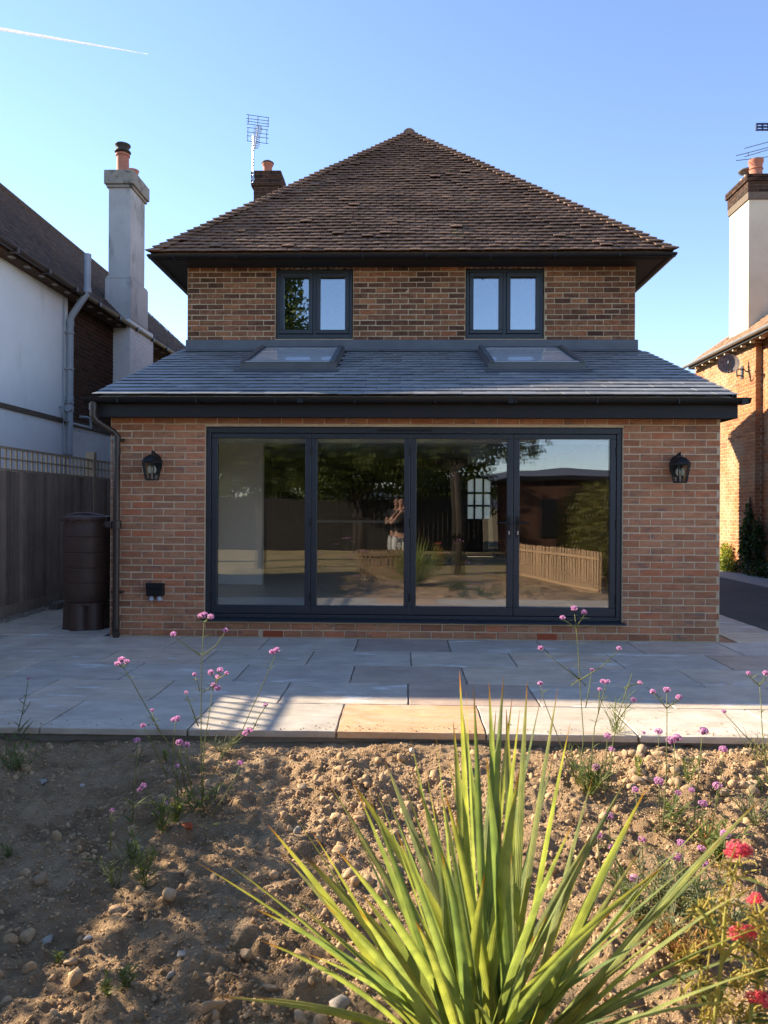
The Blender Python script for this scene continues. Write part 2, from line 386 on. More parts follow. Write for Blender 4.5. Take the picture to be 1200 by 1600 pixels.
frosted = mat('frosted_glass', [(0.80, 0.80, 0.74), (0.84, 0.84, 0.78)], scale=9, rough=0.5, trans=(0.85, (1, 1, 0.95)))
skin_m = mat('skin', [(0.42, 0.23, 0.16), (0.50, 0.29, 0.21)], scale=10, rough=0.6)
hair_m = mat('dark_hair', [(0.03, 0.02, 0.015), (0.05, 0.035, 0.025)], scale=40, rough=0.6)
shirt_m = mat('black_cotton', [(0.018, 0.018, 0.02), (0.03, 0.03, 0.032)], scale=30, rough=0.9)
shorts_m = mat('white_cotton', [(0.62, 0.62, 0.60), (0.70, 0.70, 0.68)], scale=30, rough=0.9)
glass_door = glass_mat('door_glass', 0.10, (0.985, 0.99, 0.985))
glass_up = glass_mat('coated_window_glass', 0.27, (0.70, 0.80, 0.82))
glass_sky = glass_mat('skylight_glass', 0.10, (0.985, 0.99, 0.995), 0.02, 0.72)  # dusty film thickened to paint a pale reflection into the panes
glass_lamp = glass_mat('lantern_glass', 0.05, (0.86, 0.86, 0.82))
bulb_m = mat('unlit_bulb', [(0.62, 0.60, 0.52), (0.70, 0.68, 0.60)], scale=9, rough=0.3)
cowl_m = mat('cowl_metal', [(0.12, 0.10, 0.09), (0.2, 0.17, 0.15)], scale=9, rough=0.5, metal=0.5)
navy_m = mat('navy_box', [(0.015, 0.025, 0.09), (0.02, 0.035, 0.12)], scale=9, rough=0.5)


# ------------------------------------------------------------------ mesh helpers
def _world(o):
    m = o.matrix_basis.copy()
    if o.parent:
        return _world(o.parent) @ o.matrix_parent_inverse @ m
    return m


def attach(o, parent):
    if parent is not None:
        o.parent = parent
        o.matrix_parent_inverse = _world(parent).inverted()


def tag(o, label=None, cat=None, group=None, kind=None):
    for k, v in (('label', label), ('category', cat), ('group', group), ('kind', kind)):
        if v:
            o[k] = v
    return o


def thing(name, label, cat, loc=(0, 0, 0), group=None):
    o = bpy.data.objects.new(name, None)
    o.empty_display_size = 0.1
    o.location = loc
    COL.objects.link(o)
    return tag(o, label, cat, group)


def mesh_from(name, v, f, mats, smooth=False, mi=None):
    me = bpy.data.meshes.new(name)
    me.from_pydata([tuple(a) for a in v], [], f)
    for m in (mats if isinstance(mats, (list, tuple)) else [mats]):
        me.materials.append(m)
    if mi is not None:
        me.polygons.foreach_set('material_index', mi)
    if smooth:
        me.polygons.foreach_set('use_smooth', [True] * len(me.polygons))
    me.update()
    return me


class MB:
    def __init__(s):
        s.v, s.f, s.mi = [], [], []

    def add(s, v, f, mi=0):
        k = len(s.v)
        s.v.extend(v)
        s.f.extend([tuple(i + k for i in a) for a in f])
        s.mi.extend([mi] * len(f))
        return s

    def box(s, x0, x1, y0, y1, z0, z1, mi=0):
        v = [(x0, y0, z0), (x1, y0, z0), (x1, y1, z0), (x0, y1, z0), (x0, y0, z1), (x1, y0, z1), (x1, y1, z1), (x0, y1, z1)]
        return s.add(v, [(0, 3, 2, 1), (4, 5, 6, 7), (0, 1, 5, 4), (1, 2, 6, 5), (2, 3, 7, 6), (3, 0, 4, 7)], mi)

    def obox(s, M, sx, sy, sz, mi=0):
        v = [M @ Vector((x * sx / 2, y * sy / 2, z * sz / 2)) for z in (-1, 1) for x, y in ((-1, -1), (1, -1), (1, 1), (-1, 1))]
        return s.add(v, [(0, 3, 2, 1), (4, 5, 6, 7), (0, 1, 5, 4), (1, 2, 6, 5), (2, 3, 7, 6), (3, 0, 4, 7)], mi)

    def bar(s, a, b, wd, ht, mi=0, up=Vector((0, 0, 1))):
        a, b = Vector(a), Vector(b)
        d = (b - a)
        L = d.length
        x = d.normalized()
        y = up.cross(x)
        if y.length < 1e-4:
            y = Vector((0, 1, 0))
        y.normalize()
        z = x.cross(y)
        M = Matrix((x, y, z)).transposed().to_4x4()
        M.translation = (a + b) / 2
        return s.obox(M, L, wd, ht, mi)

    def prism(s, poly, fn, mi=0):
        """poly: 2-D outline, fn(p, side) -> 3-D point for side 0/1"""
        n = len(poly)
        v = [fn(p, 0) for p in poly] + [fn(p, 1) for p in poly]
        f = [tuple(range(n - 1, -1, -1)), tuple(range(n, 2 * n))]
        f += [(i, (i + 1) % n, n + (i + 1) % n, n + i) for i in range(n)]
        return s.add(v, f, mi)

    def tube(s, pts, r, n=8, mi=0, caps=True):
        pts = [Vector(p) for p in pts]
        k = len(pts)
        rr = r if isinstance(r, (list, tuple)) else [r] * k
        v, f = [], []
        t0 = (pts[1] - pts[0]).normalized()
        a = Vector((0, 0, 1)) if abs(t0.z) < 0.9 else Vector((1, 0, 0))
        nx = t0.cross(a).normalized()
        for i, p in enumerate(pts):
            if i == 0:
                t = (pts[1] - pts[0])
            elif i == k - 1:
                t = pts[-1] - pts[-2]
            else:
                t = (pts[i + 1] - p).normalized() + (p - pts[i - 1]).normalized()
            if t.length < 1e-9:
                t = t0.copy()
            t.normalize()
            nx = nx - t * nx.dot(t)
            if nx.length < 1e-6:
                nx = t.cross(Vector((0.3, 0.7, 0.2)))
            nx.normalize()
            ny = t.cross(nx)
            for j in range(n):
                an = 2 * PI * j / n
                v.append(p + (nx * math.cos(an) + ny * math.sin(an)) * rr[i])
        for i in range(k - 1):
            for j in range(n):
                a0, a1 = i * n + j, i * n + (j + 1) % n
                f.append((a0, a1, a1 + n, a0 + n))
        if caps:
            f.append(tuple(range(n - 1, -1, -1)))
            f.append(tuple(range((k - 1) * n, k * n)))
        return s.add(v, f, mi)

    def lathe(s, prof, c, n=24, mi=0, caps=True):
        v, f = [], []
        for r, z in prof:
            for j in range(n):
                an = 2 * PI * j / n
                v.append((c[0] + r * math.cos(an), c[1] + r * math.sin(an), c[2] + z))
        k = len(prof)
        for i in range(k - 1):
            for j in range(n):
                a0, a1 = i * n + j, i * n + (j + 1) % n
                f.append((a0, a1, a1 + n, a0 + n))
        if caps:
            f.append(tuple(range(n - 1, -1, -1)))
            f.append(tuple(range((k - 1) * n, k * n)))
        return s.add(v, f, mi)

    def build(s, name, mats, parent=None, smooth=False, bevel=0.0, kind=None):
        me = mesh_from(name, s.v, s.f, mats, smooth, s.mi)
        o = bpy.data.objects.new(name, me)
        COL.objects.link(o)
        attach(o, parent)
        if bevel:
            b = o.modifiers.new('edge', 'BEVEL')
            b.width = bevel
            b.segments = 2
            b.limit_method = 'ANGLE'
        if smooth == 'auto':
            me.polygons.foreach_set('use_smooth', [True] * len(me.polygons))
            try:
                me.set_sharp_from_angle(angle=math.radians(40))
            except Exception:
                pass
        if kind:
            o['kind'] = kind
        return o


def place_parts(name, units, mats4, m_ind, m_stuff, parent, n_ind, stuff_name, key=None):
    """units: list of (verts, faces); mats4: list of (matrix, unit index). The first n_ind become objects, the rest one mesh."""
    order = list(range(len(mats4)))
    if key:
        order.sort(key=lambda i: key(mats4[i][0].translation))
    meshes = [mesh_from(name, u[0], u[1], m_ind) for u in units] if n_ind else []
    made = []
    for i in order[:n_ind]:
        M, u = mats4[i]
        o = bpy.data.objects.new(name, meshes[u])
        o.matrix_basis = M
        COL.objects.link(o)
        attach(o, parent)
        made.append(o)
    rest = order[n_ind:]
    if rest:
        V, F, k = [], [], 0
        for i in rest:
            M, u = mats4[i]
            uv = np.array(units[u][0])
            A = np.array(M)
            V.append(uv @ A[:3, :3].T + A[:3, 3])
            F.extend([tuple(a + k for a in f) for f in units[u][1]])
            k += len(uv)
        me = mesh_from(stuff_name, np.concatenate(V).tolist(), F, m_stuff)
        o = bpy.data.objects.new(stuff_name, me)
        COL.objects.link(o)
        attach(o, parent)
        o['kind'] = 'stuff'
    return made


def near(p):
    return (p.x ** 2 + p.y ** 2 + (p.z - EYE) ** 2)


# ------------------------------------------------------------------ brickwork
def brick_unit(seed, L=0.215, Hh=0.065, D=0.06, ch=0.004):
    q = random.Random(seed)
    j = lambda a: q.uniform(-a, a)
    v = []
    for (y, ins) in ((D, 0.0), (ch, 0.0), (0.0, ch)):
        for (sx, sz) in ((-1, -1), (1, -1), (1, 1), (-1, 1)):
            e = 0.0016 if y < D else 0
            v.append((sx * (L / 2 - ins) + j(e), y + j(e * 0.6), sz * (Hh / 2 - ins) + j(e)))
    f = [(8, 9, 10, 11)]
    for a in (0, 4):
        for i in range(4):
            f.append((a + i, a + (i + 1) % 4, a + 4 + (i + 1) % 4, a + 4 + i))
    return v, [tuple(reversed(x)) if False else x for x in f]


BU = [brick_unit(i) for i in range(5)]


def bond(u0, u1, z0, z1, holes=(), C=0.075, L=0.225, phase=0.0):
    """stretcher bond between u0..u1 / z0..z1, leaving holes (ua, ub, za, zb): list of (u centre, z centre, length, height)"""
    out = []
    n = int(round((z1 - z0) / C))
    for r in range(n):
        za = z0 + r * C
        zb = za + C
        spans = [(u0, u1)]
        for (a, b, c, d) in holes:
            if za < d - 0.02 and zb > c + 0.02:
                ns = []
                for (s, e) in spans:
                    if b <= s or a >= e:
                        ns.append((s, e))
                    else:
                        if a > s:
                            ns.append((s, a))
                        if b < e:
                            ns.append((b, e))
                spans = ns
        off = (r % 2) * L / 2 + phase
        for (s, e) in spans:
            k = math.floor((s - u0 - off) / L)
            x = u0 + off + k * L
            while x < e - 1e-6:
                a, b = max(x, s), min(x + L, e)
                if b - a > 0.045:
                    out.append(((a + b) / 2, (za + zb) / 2, b - a - 0.010, C - 0.010))
                x += L
    return out


def brick_mats(lay, org, phi, jit=0.0015):
    """place a bond layout on a wall whose u axis points at angle phi and whose outside is to the right of u"""
    res = []
    Rz = Matrix.Rotation(phi, 4, 'Z')
    for (u, z, l, h) in lay:
        M = (Matrix.Translation((org[0], org[1], 0)) @ Rz @ Matrix.Translation((u, R.uniform(-jit, jit), z + R.uniform(-0.001, 0.001)))
             @ Euler((R.uniform(-.012, .012), R.uniform(-.006, .006), R.uniform(-.006, .006))).to_matrix().to_4x4()
             @ Matrix.Diagonal((l / 0.215, 1, h / 0.065, 1)))
        res.append((M, R.randrange(5)))
    return res


# ------------------------------------------------------------------ terrain
def lattice(seed):
    return np.random.RandomState(seed).rand(256, 256)


_LAT = lattice(3)


def vnoise(x, y):
    xi, yi = np.floor(x).astype(int), np.floor(y).astype(int)
    fx, fy = x - xi, y - yi
    fx, fy = fx * fx * (3 - 2 * fx), fy * fy * (3 - 2 * fy)
    g = lambda a, b: _LAT[a % 256, b % 256]
    return ((g(xi, yi) * (1 - fx) + g(xi + 1, yi) * fx) * (1 - fy) + (g(xi, yi + 1) * (1 - fx) + g(xi + 1, yi + 1) * fx) * fy) - 0.5


def soil_h(x, y):
    x, y = np.asarray(x, float), np.asarray(y, float)
    h = -0.085 + 0.08 * vnoise(x * 0.9 + 7, y * 0.9) + 0.05 * vnoise(x * 2.7, y * 2.7 + 31) + 0.036 * vnoise(x * 7 + 11, y * 7)
    h += 0.034 * vnoise(x * 15, y * 15 + 5) + 0.026 * vnoise(x * 31 + 3, y * 31) + 0.014 * vnoise(x * 71, y * 71 + 9)
    h += 0.06 * np.exp(-((x - 1.75) / 0.75) ** 2 - ((y - 4.05) / 0.35) ** 2)
    h += 0.035 * np.exp(-((x + 0.25) / 0.25) ** 2 - ((y - 3.75) / 0.25) ** 2)
    e = np.clip((4.47 - y) / 0.35, 0, 1)
    return h * (0.35 + 0.65 * e) - 0.045 * (1 - e)


def sh(x, y):
    return float(soil_h(x, y))


PATIO_Y0, PATIO_X0, PATIO_X1 = 4.47, -4.66, 4.08
FY = 7.65

gm = MB()
gm.add([(-600, -900, -0.42), (600, -900, -0.42), (600, 600, -0.42), (-600, 600, -0.42)], [(0, 1, 2, 3)])
tag(gm.build('ground', lawn), kind='structure')

xs = np.concatenate([np.arange(-4.7, -2.7, 0.06), np.arange(-2.7, 2.7, 0.012), np.arange(2.7, 4.7, 0.06)])
ys = np.concatenate([np.arange(-0.4, 1.5, 0.06), np.arange(1.5, 4.53, 0.012)])
X, Y = np.meshgrid(xs, ys)
Z = soil_h(X, Y)
edge = np.clip((Y + 0.4) / 0.6, 0, 1)
Z = Z * edge + (-0.43) * (1 - edge) * 0.3
nx_, ny_ = len(xs), len(ys)
V = np.stack([X.ravel(), Y.ravel(), Z.ravel()], 1)
idx = np.arange(nx_ * ny_).reshape(ny_, nx_)
Fq = np.stack([idx[:-1, :-1].ravel(), idx[:-1, 1:].ravel(), idx[1:, 1:].ravel(), idx[1:, :-1].ravel()], 1)
me = bpy.data.meshes.new('soil')
me.vertices.add(len(V))
me.vertices.foreach_set('co', V.ravel())
me.loops.add(Fq.size)
me.loops.foreach_set('vertex_index', Fq.ravel())
me.polygons.add(len(Fq))
me.polygons.foreach_set('loop_start', np.arange(0, Fq.size, 4))
me.polygons.foreach_set('use_smooth', np.ones(len(Fq), bool))
me.materials.append(soil_m)
me.update(calc_edges=True)
so = bpy.data.objects.new('soil', me)
COL.objects.link(so)
tag(so, kind='structure')

# garden behind the bed: a lower lawn
gl = MB()
gl.add([(-9, -40, -0.30), (12, -40, -0.30), (12, 0.2, -0.13), (-9, 0.2, -0.13)], [(0, 1, 2, 3)])
tag(gl.build('lawn', lawn), kind='structure')

# patio: mortar bed with every slab on it
pb = MB()
pb.box(PATIO_X0, PATIO_X1, PATIO_Y0 + 0.035, FY + 0.02, -0.20, -0.0125)
pb.box(PATIO_X0, -3.12, FY + 0.02, 19.0, -0.20, -0.0125)
pb.box(3.26, PATIO_X1, FY + 0.02, 17.0, -0.20, -0.0125)
patio = tag(pb.build('patio', joint_m), kind='structure')


def slab_unit(seed):
    q = random.Random(seed)
    n = 10
    top = []
    # slightly riven, ragged edge
    pts = []
    for i in range(n):
        pts.append((-0.5 + i / n, -0.5))
    for i in range(n // 2):
        pts.append((0.5, -0.5 + 2 * i / n))
    for i in range(n):
        pts.append((0.5 - i / n, 0.5))
    for i in range(n // 2):
        pts.append((-0.5, 0.5 - 2 * i / n))
    k = len(pts)
    v = []
    for (x, y) in pts:
        jx, jy = q.uniform(-.004, .004), q.uniform(-.006, .006)
        v.append((x + jx, y + jy, -0.038))
    for i, (x, y) in enumerate(pts):
        v.append((v[i][0], v[i][1], -0.005))
    for i, (x, y) in enumerate(pts):
        v.append((v[i][0] * 0.993, v[i][1] * 0.99, q.uniform(-0.0015, 0.001)))
    f = []
    for a in (0, k):
        for i in range(k):
            f.append((a + i, a + (i + 1) % k, a + k + (i + 1) % k, a + k + i))
    f.append(tuple(range(2 * k, 3 * k)))
    return v, f


SU = [slab_unit(s) for s in range(4)]
slab_mesh = {}
for mname, mm in (('g', stone_grey), ('b', stone_brown), ('u', stone_buff), ('o', stone_orange)):
    slab_mesh[mname] = [mesh_from('paving_slab', u[0], u[1], mm) for u in SU]


def slab(x0, x1, y0, y1, kind):
    o = bpy.data.objects.new('paving_slab', R.choice(slab_mesh[kind]))
    o.matrix_basis = (Matrix.Translation(((x0 + x1) / 2, (y0 + y1) / 2, R.uniform(-0.0012, 0.0012)))
                      @ Euler((R.uniform(-.0015, .0015), R.uniform(-.0015, .0015), 0)).to_matrix().to_4x4()
                      @ Matrix.Diagonal((x1 - x0 - 0.012, y1 - y0 - 0.012, 1, 1)))
    COL.objects.link(o)
    attach(o, patio)


ROWS = [4.47, 5.105, 5.725, 6.345, 6.965, 7.62]
PH = [-0.41, -0.88, -0.42, -0.85, -0.47]
for r in range(5):
    x = PH[r] - 0.915 * 6
    while x < PATIO_X1:
        a, b = max(x, PATIO_X0), min(x + 0.915, PATIO_X1)
        if b - a > 0.12:
            k = R.random()
            kind = 'g' if k < 0.9 else 'b'
            if r == 0:
                kind = 'o' if abs(a + 0.41) < 0.02 else ('u' if a > -2.3 else 'g')
            if r == 2 and abs(a + 0.42) < 0.03:
                kind = 'b'
            if r >= 3 and a < -1:
                kind = 'g'
            slab(a, b, ROWS[r], ROWS[r + 1], kind)
        x += 0.915
yy = 7.62
while yy < 16.5:
    for a, b in ((PATIO_X0, -3.88), (-3.88, -3.14)):
        slab(a, b, yy, yy + 0.6, 'g' if R.random() < 0.8 else 'u')
    if yy < 9.5:
        slab(3.42, PATIO_X1, yy, yy + 0.6, 'u' if R.random() < 0.3 else 'g')
    yy += 0.6
dr = MB()
dr.box(3.245, 3.41, 7.60, 9.9, -0.05, -0.006)
dr.box(-3.28, -3.10, 7.62, 9.9, -0.05, -0.006)
dr.build('drain_channel', blackpl, patio)
pc = MB()
pc.box(3.245, PATIO_X1 - 0.001, 9.82, 17.0, -0.05, 0.0)
pc.build('side_path', pathc, patio)

dv = MB()
dv.box(PATIO_X1 + 0.004, 30, 4.5, 40, -0.4, -0.012)
tag(dv.build('driveway', asphalt), kind='structure')
kb = MB()
kb.box(6.25, 7.09, 9.0, 18.4, -0.2, 0.012)
tag(kb.build('wall_foot_path', pathc), kind='structure')
sp = MB()
sp.box(-30, -4.67, 4.53, 60, -0.4, -0.03)
tag(sp.build('side_passage_ground', bed), kind='structure')

# ------------------------------------------------------------------ the house
XL, XR, UY = -3.09, 3.238, 10.25
UXL, UXR = -3.062, 3.166
house = thing('brick_house', 'brick house with a hipped clay tile roof and a slate roofed glazed extension', 'house', (0.07, 9.0, 0))

DX0, DX1, DZ0, DZ1 = -2.089, 2.248, 0.193, 2.20
TOPW = 2.295
wl = MB()
wl.box(XL, DX0, FY + 0.004, FY + 0.29, -0.05, TOPW)
wl.box(DX1, XR, FY + 0.004, FY + 0.29, -0.05, TOPW)
wl.box(DX0 - .001, DX1 + .001, FY + 0.005, FY + 0.28, DZ1, TOPW - .001)
wl.box(DX0 - .001, DX1 + .001, FY + 0.005, FY + 0.28, -0.05, DZ0 - 0.03)
wl.box(DX0, DX1, FY + 0.10, FY + 0.285, DZ0 - 0.03, DZ0)
ext_wall = wl.build('extension_wall', mortar, house)
AIR = [(-1.475, -1.255, 0.0, 0.075), (1.37, 1.59, 0.0, 0.075)]
lay = bond(XL, XR, -0.0 + 0.0, 31 * 0.0741, [(DX0, DX1, 0.17, DZ1)] + AIR, C=0.0741)
place_parts('brick', BU, brick_mats(lay, (0, FY), 0), brick_new, brick_new_i, ext_wall, 300, 'brickwork', key=lambda p: near(p))
for (a, b, c, d) in AIR:
    ab = MB()
    ab.box(a + .005, b - .005, FY - 0.001, FY + 0.06, c + .004, d - .008)
    for i in range(6):
        for j in range(2):
            x = a + 0.025 + i * 0.032
            z = c + 0.018 + j * 0.026
            ab.box(x, x + 0.016, FY - 0.003, FY - 0.0012, z, z + 0.012)
    ab.build('air_brick', airbrick, ext_wall)

# side walls and rear of the house (never face the photograph)
sidebrick = mat('side_brickwork', [(0.13, 0.075, 0.05), (0.22, 0.13, 0.085)], scale=14, rough=0.9, bump=0.4, bscale=50, stretch=(1, 1, 3))
BACKY = 17.6


def lean_z(y):
    return 2.488 + (y - 7.38) * 0.3635


sw = MB()
for (a, b) in ((XL, XL + 0.28), (XR - 0.28, XR)):
    sw.prism([(FY + 0.29, -0.05), (UY, -0.05), (UY, lean_z(UY) - 0.06), (FY + 0.29, lean_z(FY + 0.29) - 0.06)],
             lambda p, s, a=a, b=b: (a if s == 0 else b, p[0], p[1]))
sw.box(UXL, UXL + 0.28, UY + 0.30, BACKY, -0.05, 4.72)
sw.box(UXR - 0.28, UXR, UY + 0.30, BACKY, -0.05, 4.72)
sw.box(UXL + 0.28, 1.38, BACKY - 0.28, BACKY, -0.05, 4.72)
sw.box(2.12, UXR - 0.28, BACKY - 0.28, BACKY, -0.05, 4.72)
sw.box(1.38, 2.12, BACKY - 0.28, BACKY, 2.15, 4.72)
sw.build('side_wall', sidebrick, house)

# upper front wall with its window openings
WIN = [(-1.822, -0.735), (0.830, 1.922)]
WZ0, WZ1 = 3.705, 4.690
UB, UT = 2.42, 4.79
um = MB()
segs = [(UXL, WIN[0][0]), (WIN[0][1], WIN[1][0]), (WIN[1][1], UXR)]
for a, b in segs:
    um.box(a, b, UY + 0.004, UY + 0.30, WZ0, WZ1)
um.box(UXL, UXR, UY + 0.004, UY + 0.30, UB, WZ0)
um.box(UXL, UXR, UY + 0.004, UY + 0.30, WZ1, UT)
upper_wall = um.build('upper_wall', mortar_old, house)
holes = [(a, b, WZ0 - .01, UT + .1) for a, b in WIN]
lay = bond(UXL, UXR, 3.665, 3.665 + 15 * 0.075, holes, phase=0.06)
ms = brick_mats(lay, (0, UY), 0, 0.003)
for (a, b) in WIN:      # soldier course over each window
    n = int((b - a) / 0.075)
    for i in range(n):
        u = a + (i + 0.5) * (b - a) / n
        M = (Matrix.Translation((u, UY + R.uniform(-.002, .002), WZ1 + 0.05)) @ Matrix.Rotation(PI / 2, 4, 'Y') @ Matrix.Diagonal((0.10 / 0.215, 1, 1, 1)))
        ms.append((M, R.randrange(5)))
place_parts('brick', BU, ms, brick_old, brick_old, upper_wall, 0, 'old_brickwork')


# windows ------------------------------------------------------------
def casement(x0, x1, z0, z1, y):
    m = MB()
    t = 0.045
    m.box(x0, x1, y, y + 0.07, z0, z0 + t + 0.01)
    m.box(x0, x1, y, y + 0.07, z1 - t, z1)
    m.box(x0, x0 + t, y, y + 0.07, z0 + t + 0.01, z1 - t)
    m.box(x1 - t, x1, y, y + 0.07, z0 + t + 0.01, z1 - t)
    xm = (x0 + x1) / 2
    m.box(xm - 0.024, xm + 0.024, y, y + 0.07, z0 + t + 0.01, z1 - t)
    m.box(x0 - 0.01, x1 + 0.01, y - 0.045, y + 0.02, z0 - 0.022, z0 - 0.001)
    win = m.build('window', anth, house, bevel=0.004)
    for a, b in ((x0 + t, xm - 0.024), (xm + 0.024, x1 - t)):
        s = MB()
        q = 0.055
        a1, b1, c1, d1 = a + 0.003, b - 0.003, z0 + t + 0.015, z1 - t - 0.005
        yy0, yy1 = y - 0.014, y + 0.055
        s.box(a1, b1, yy0, yy1, c1, c1 + q)
        s.box(a1, b1, yy0, yy1, d1 - q, d1)
        s.box(a1, a1 + q, yy0, yy1, c1 + q, d1 - q)
        s.box(b1 - q, b1, yy0, yy1, c1 + q, d1 - q)
        s.build('casement', anth, win, bevel=0.005)
        g = MB()
        g.box(a1 + q - .006, b1 - q + .006, y + 0.012, y + 0.030, c1 + q - .006, d1 - q + .006)
        g.build('pane', glass_up, win)
    return win


for a, b in WIN:
    casement(a + 0.012, b - 0.012, WZ0 + 0.02, WZ1 - 0.005, UY + 0.045)

# upper rooms: dark shells behind the windows
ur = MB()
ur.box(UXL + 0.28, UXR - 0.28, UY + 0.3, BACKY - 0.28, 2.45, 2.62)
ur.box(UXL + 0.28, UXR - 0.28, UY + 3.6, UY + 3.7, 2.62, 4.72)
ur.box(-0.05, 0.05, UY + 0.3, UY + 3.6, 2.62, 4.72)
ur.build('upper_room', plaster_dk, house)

# main roof ----------------------------------------------------------
EY, EXL, EXR, EZ = 9.88, -3.425, 3.515, 4.775
AX = (EXL + EXR) / 2
HALF = (EXR - EXL) / 2
APZ = 8.10
PIT = math.atan2(APZ - EZ, HALF)
EB = BACKY + 0.36
rf = MB()
A0 = (AX, EY + HALF, APZ - 0.02)
A1 = (AX, EB - HALF, APZ - 0.02)
c0, c1, c2, c3 = (EXL, EY, EZ - .02), (EXR, EY, EZ - .02), (EXR, EB, EZ - .02), (EXL, EB, EZ - .02)
rf.add([c0, c1, c2, c3, A0, A1], [(0, 1, 4), (1, 2, 5, 4), (2, 3, 5), (3, 0, 4, 5)])
roof = rf.build('roof', tile_i, house)


def tile_unit(seed, wdt=0.165, ln=0.16, th=0.012):
    q = random.Random(seed)
    j = lambda a: q.uniform(-a, a)
    v = []
    cam_ = 0.004
    for z in (0, -th):
        for y in (0.0, ln):
            for x in (-0.5, 0, 0.5):
                v.append((x * (wdt - 0.004) + j(.001), y + (j(.003) if y == 0 else 0), z + (cam_ if x == 0 else 0) + j(.0008)))
    f = [(0, 1, 4, 3), (1, 2, 5, 4), (6, 9, 10, 7), (7, 10, 11, 8), (0, 6, 7, 1), (1, 7, 8, 2), (0, 3, 9, 6), (2, 8, 11, 5)]
    return v, f


TU = [tile_unit(s) for s in range(5)]
G = 0.1
slope_len = HALF / math.cos(PIT)
nrow = int(slope_len / G)
tm = []
TILT = 0.235
for r in range(nrow + 1):
    d = r * G
    ins = d * math.cos(PIT)
    xa, xb = EXL + ins - 0.03, EXR - ins + 0.03
    if xb - xa < 0.1:
        break
    yy, zz = EY - 0.03 + ins, EZ + d * math.sin(PIT) + 0.006
    sag = 0.0
    x = xa
    off = (r % 2) * 0.0825
    k0 = math.floor((xa - AX - off) / 0.165)
    x = AX + off + k0 * 0.165
    while x < xb:
        a, b = max(x, xa), min(x + 0.165, xb)
        if b - a > 0.03:
            lift = 0.0 if R.random() > 0.035 else R.uniform(0.006, 0.02)
            wav = 0.012 * math.sin(x * 1.7 + r * 0.35) * math.sin(r * 0.21) + R.uniform(-.003, .003)
            M = (Matrix.Translation(((a + b) / 2, yy + R.uniform(-.006, .006), zz + 0.030 + wav + lift))
                 @ Matrix.Rotation(PIT - TILT, 4, 'X') @ Euler((R.uniform(-.012, .012), R.uniform(-.010, .010), R.uniform(-.01, .01))).to_matrix().to_4x4()
                 @ Matrix.Diagonal(((b - a) / 0.165, 1, 1, 1)))
            tm.append((M, R.randrange(5)))
        x += 0.165
place_parts('roof_tile', TU, tm, tile_m, tile_i, roof, 300, 'roof_tiling', key=lambda p: p.z)
# hip tiles stepping up both hips, and the two side slopes
hm = MB()
for r in range(nrow):
    d = r * G
    ins = d * math.cos(PIT)
    z = EZ + d * math.sin(PIT) + 0.040
    for sgn, ex in ((-1, EXL), (1, EXR)):
        x = ex - sgn * ins
        y = EY + ins
        jz = R.uniform(-.004, .006)
        t1 = 0.105 + R.uniform(-.02, .02)
        # each hip tile: a folded wedge lying over the hip, its tail standing proud
        p = [(x + sgn * 0.085, y - 0.075, z - 0.002 + jz), (x - sgn * t1, y - 0.045, z + 0.012 + jz), (x + sgn * 0.045, y + t1, z + 0.012 + jz),
             (x - sgn * 0.14, y + 0.14, z + 0.125 + jz)]
        v = p + [(a, b, c - 0.016) for a, b, c in p]
        f = [(0, 1, 3), (0, 3, 2), (4, 7, 5), (4, 6, 7), (0, 4, 5, 1), (2, 6, 4, 0), (1, 5, 7, 3), (3, 7, 6, 2)]
        if sgn < 0:
            f = [tuple(reversed(q)) for q in f]
        hm.add(v, f)
hm.build('hip_tiles', tile_i, roof, kind='stuff')
sm = MB()
for r in range(nrow):
    d = r * G
    ins = d * math.cos(PIT)
    z = EZ + d * math.sin(PIT) + 0.026
    for sgn, ex in ((-1, EXL), (1, EXR)):
        x = ex - sgn * ins + sgn * 0.04
        y0, y1 = EY + ins, EB - ins
        dx, dz = -sgn * 0.16 * math.cos(PIT), 0.16 * math.sin(PIT) - 0.012
        v = [(x, y0, z), (x, y1, z), (x + dx, y1, z + dz), (x + dx, y0, z + dz), (x, y0, z - .016), (x, y1, z - .016)]
        sm.add(v, [(0, 1, 2, 3), (0, 4, 5, 1)])
sm.build('side_tiling', tile_i, roof, kind='stuff')
rt = MB()
y = EY + HALF - 0.10
n = 8
while y < EB - HALF + 0.1:
    v, f = [], []
    for yy in (y, y + 0.44):
        for rr in (0.115, 0.095):
            for i in range(n + 1):
                an = PI * i / n
                v.append((AX - rr * math.cos(an), yy, APZ - 0.035 + rr * math.sin(an)))
    k = n + 1
    for i in range(n):
        f += [(i, i + 1, 2 * k + i + 1, 2 * k + i), (k + i, 3 * k + i, 3 * k + i + 1, k + i + 1), (i, k + i, k + i + 1, i + 1),
              (2 * k + i, 2 * k + i + 1, 3 * k + i + 1, 3 * k + i)]
    # mortar plug closing the end
    f.append(tuple(k + i for i in range(n, -1, -1)))
    m1 = MB().add(v, f)
    m1.build('ridge_tile', tile_m, roof, smooth='auto')
    y += 0.45
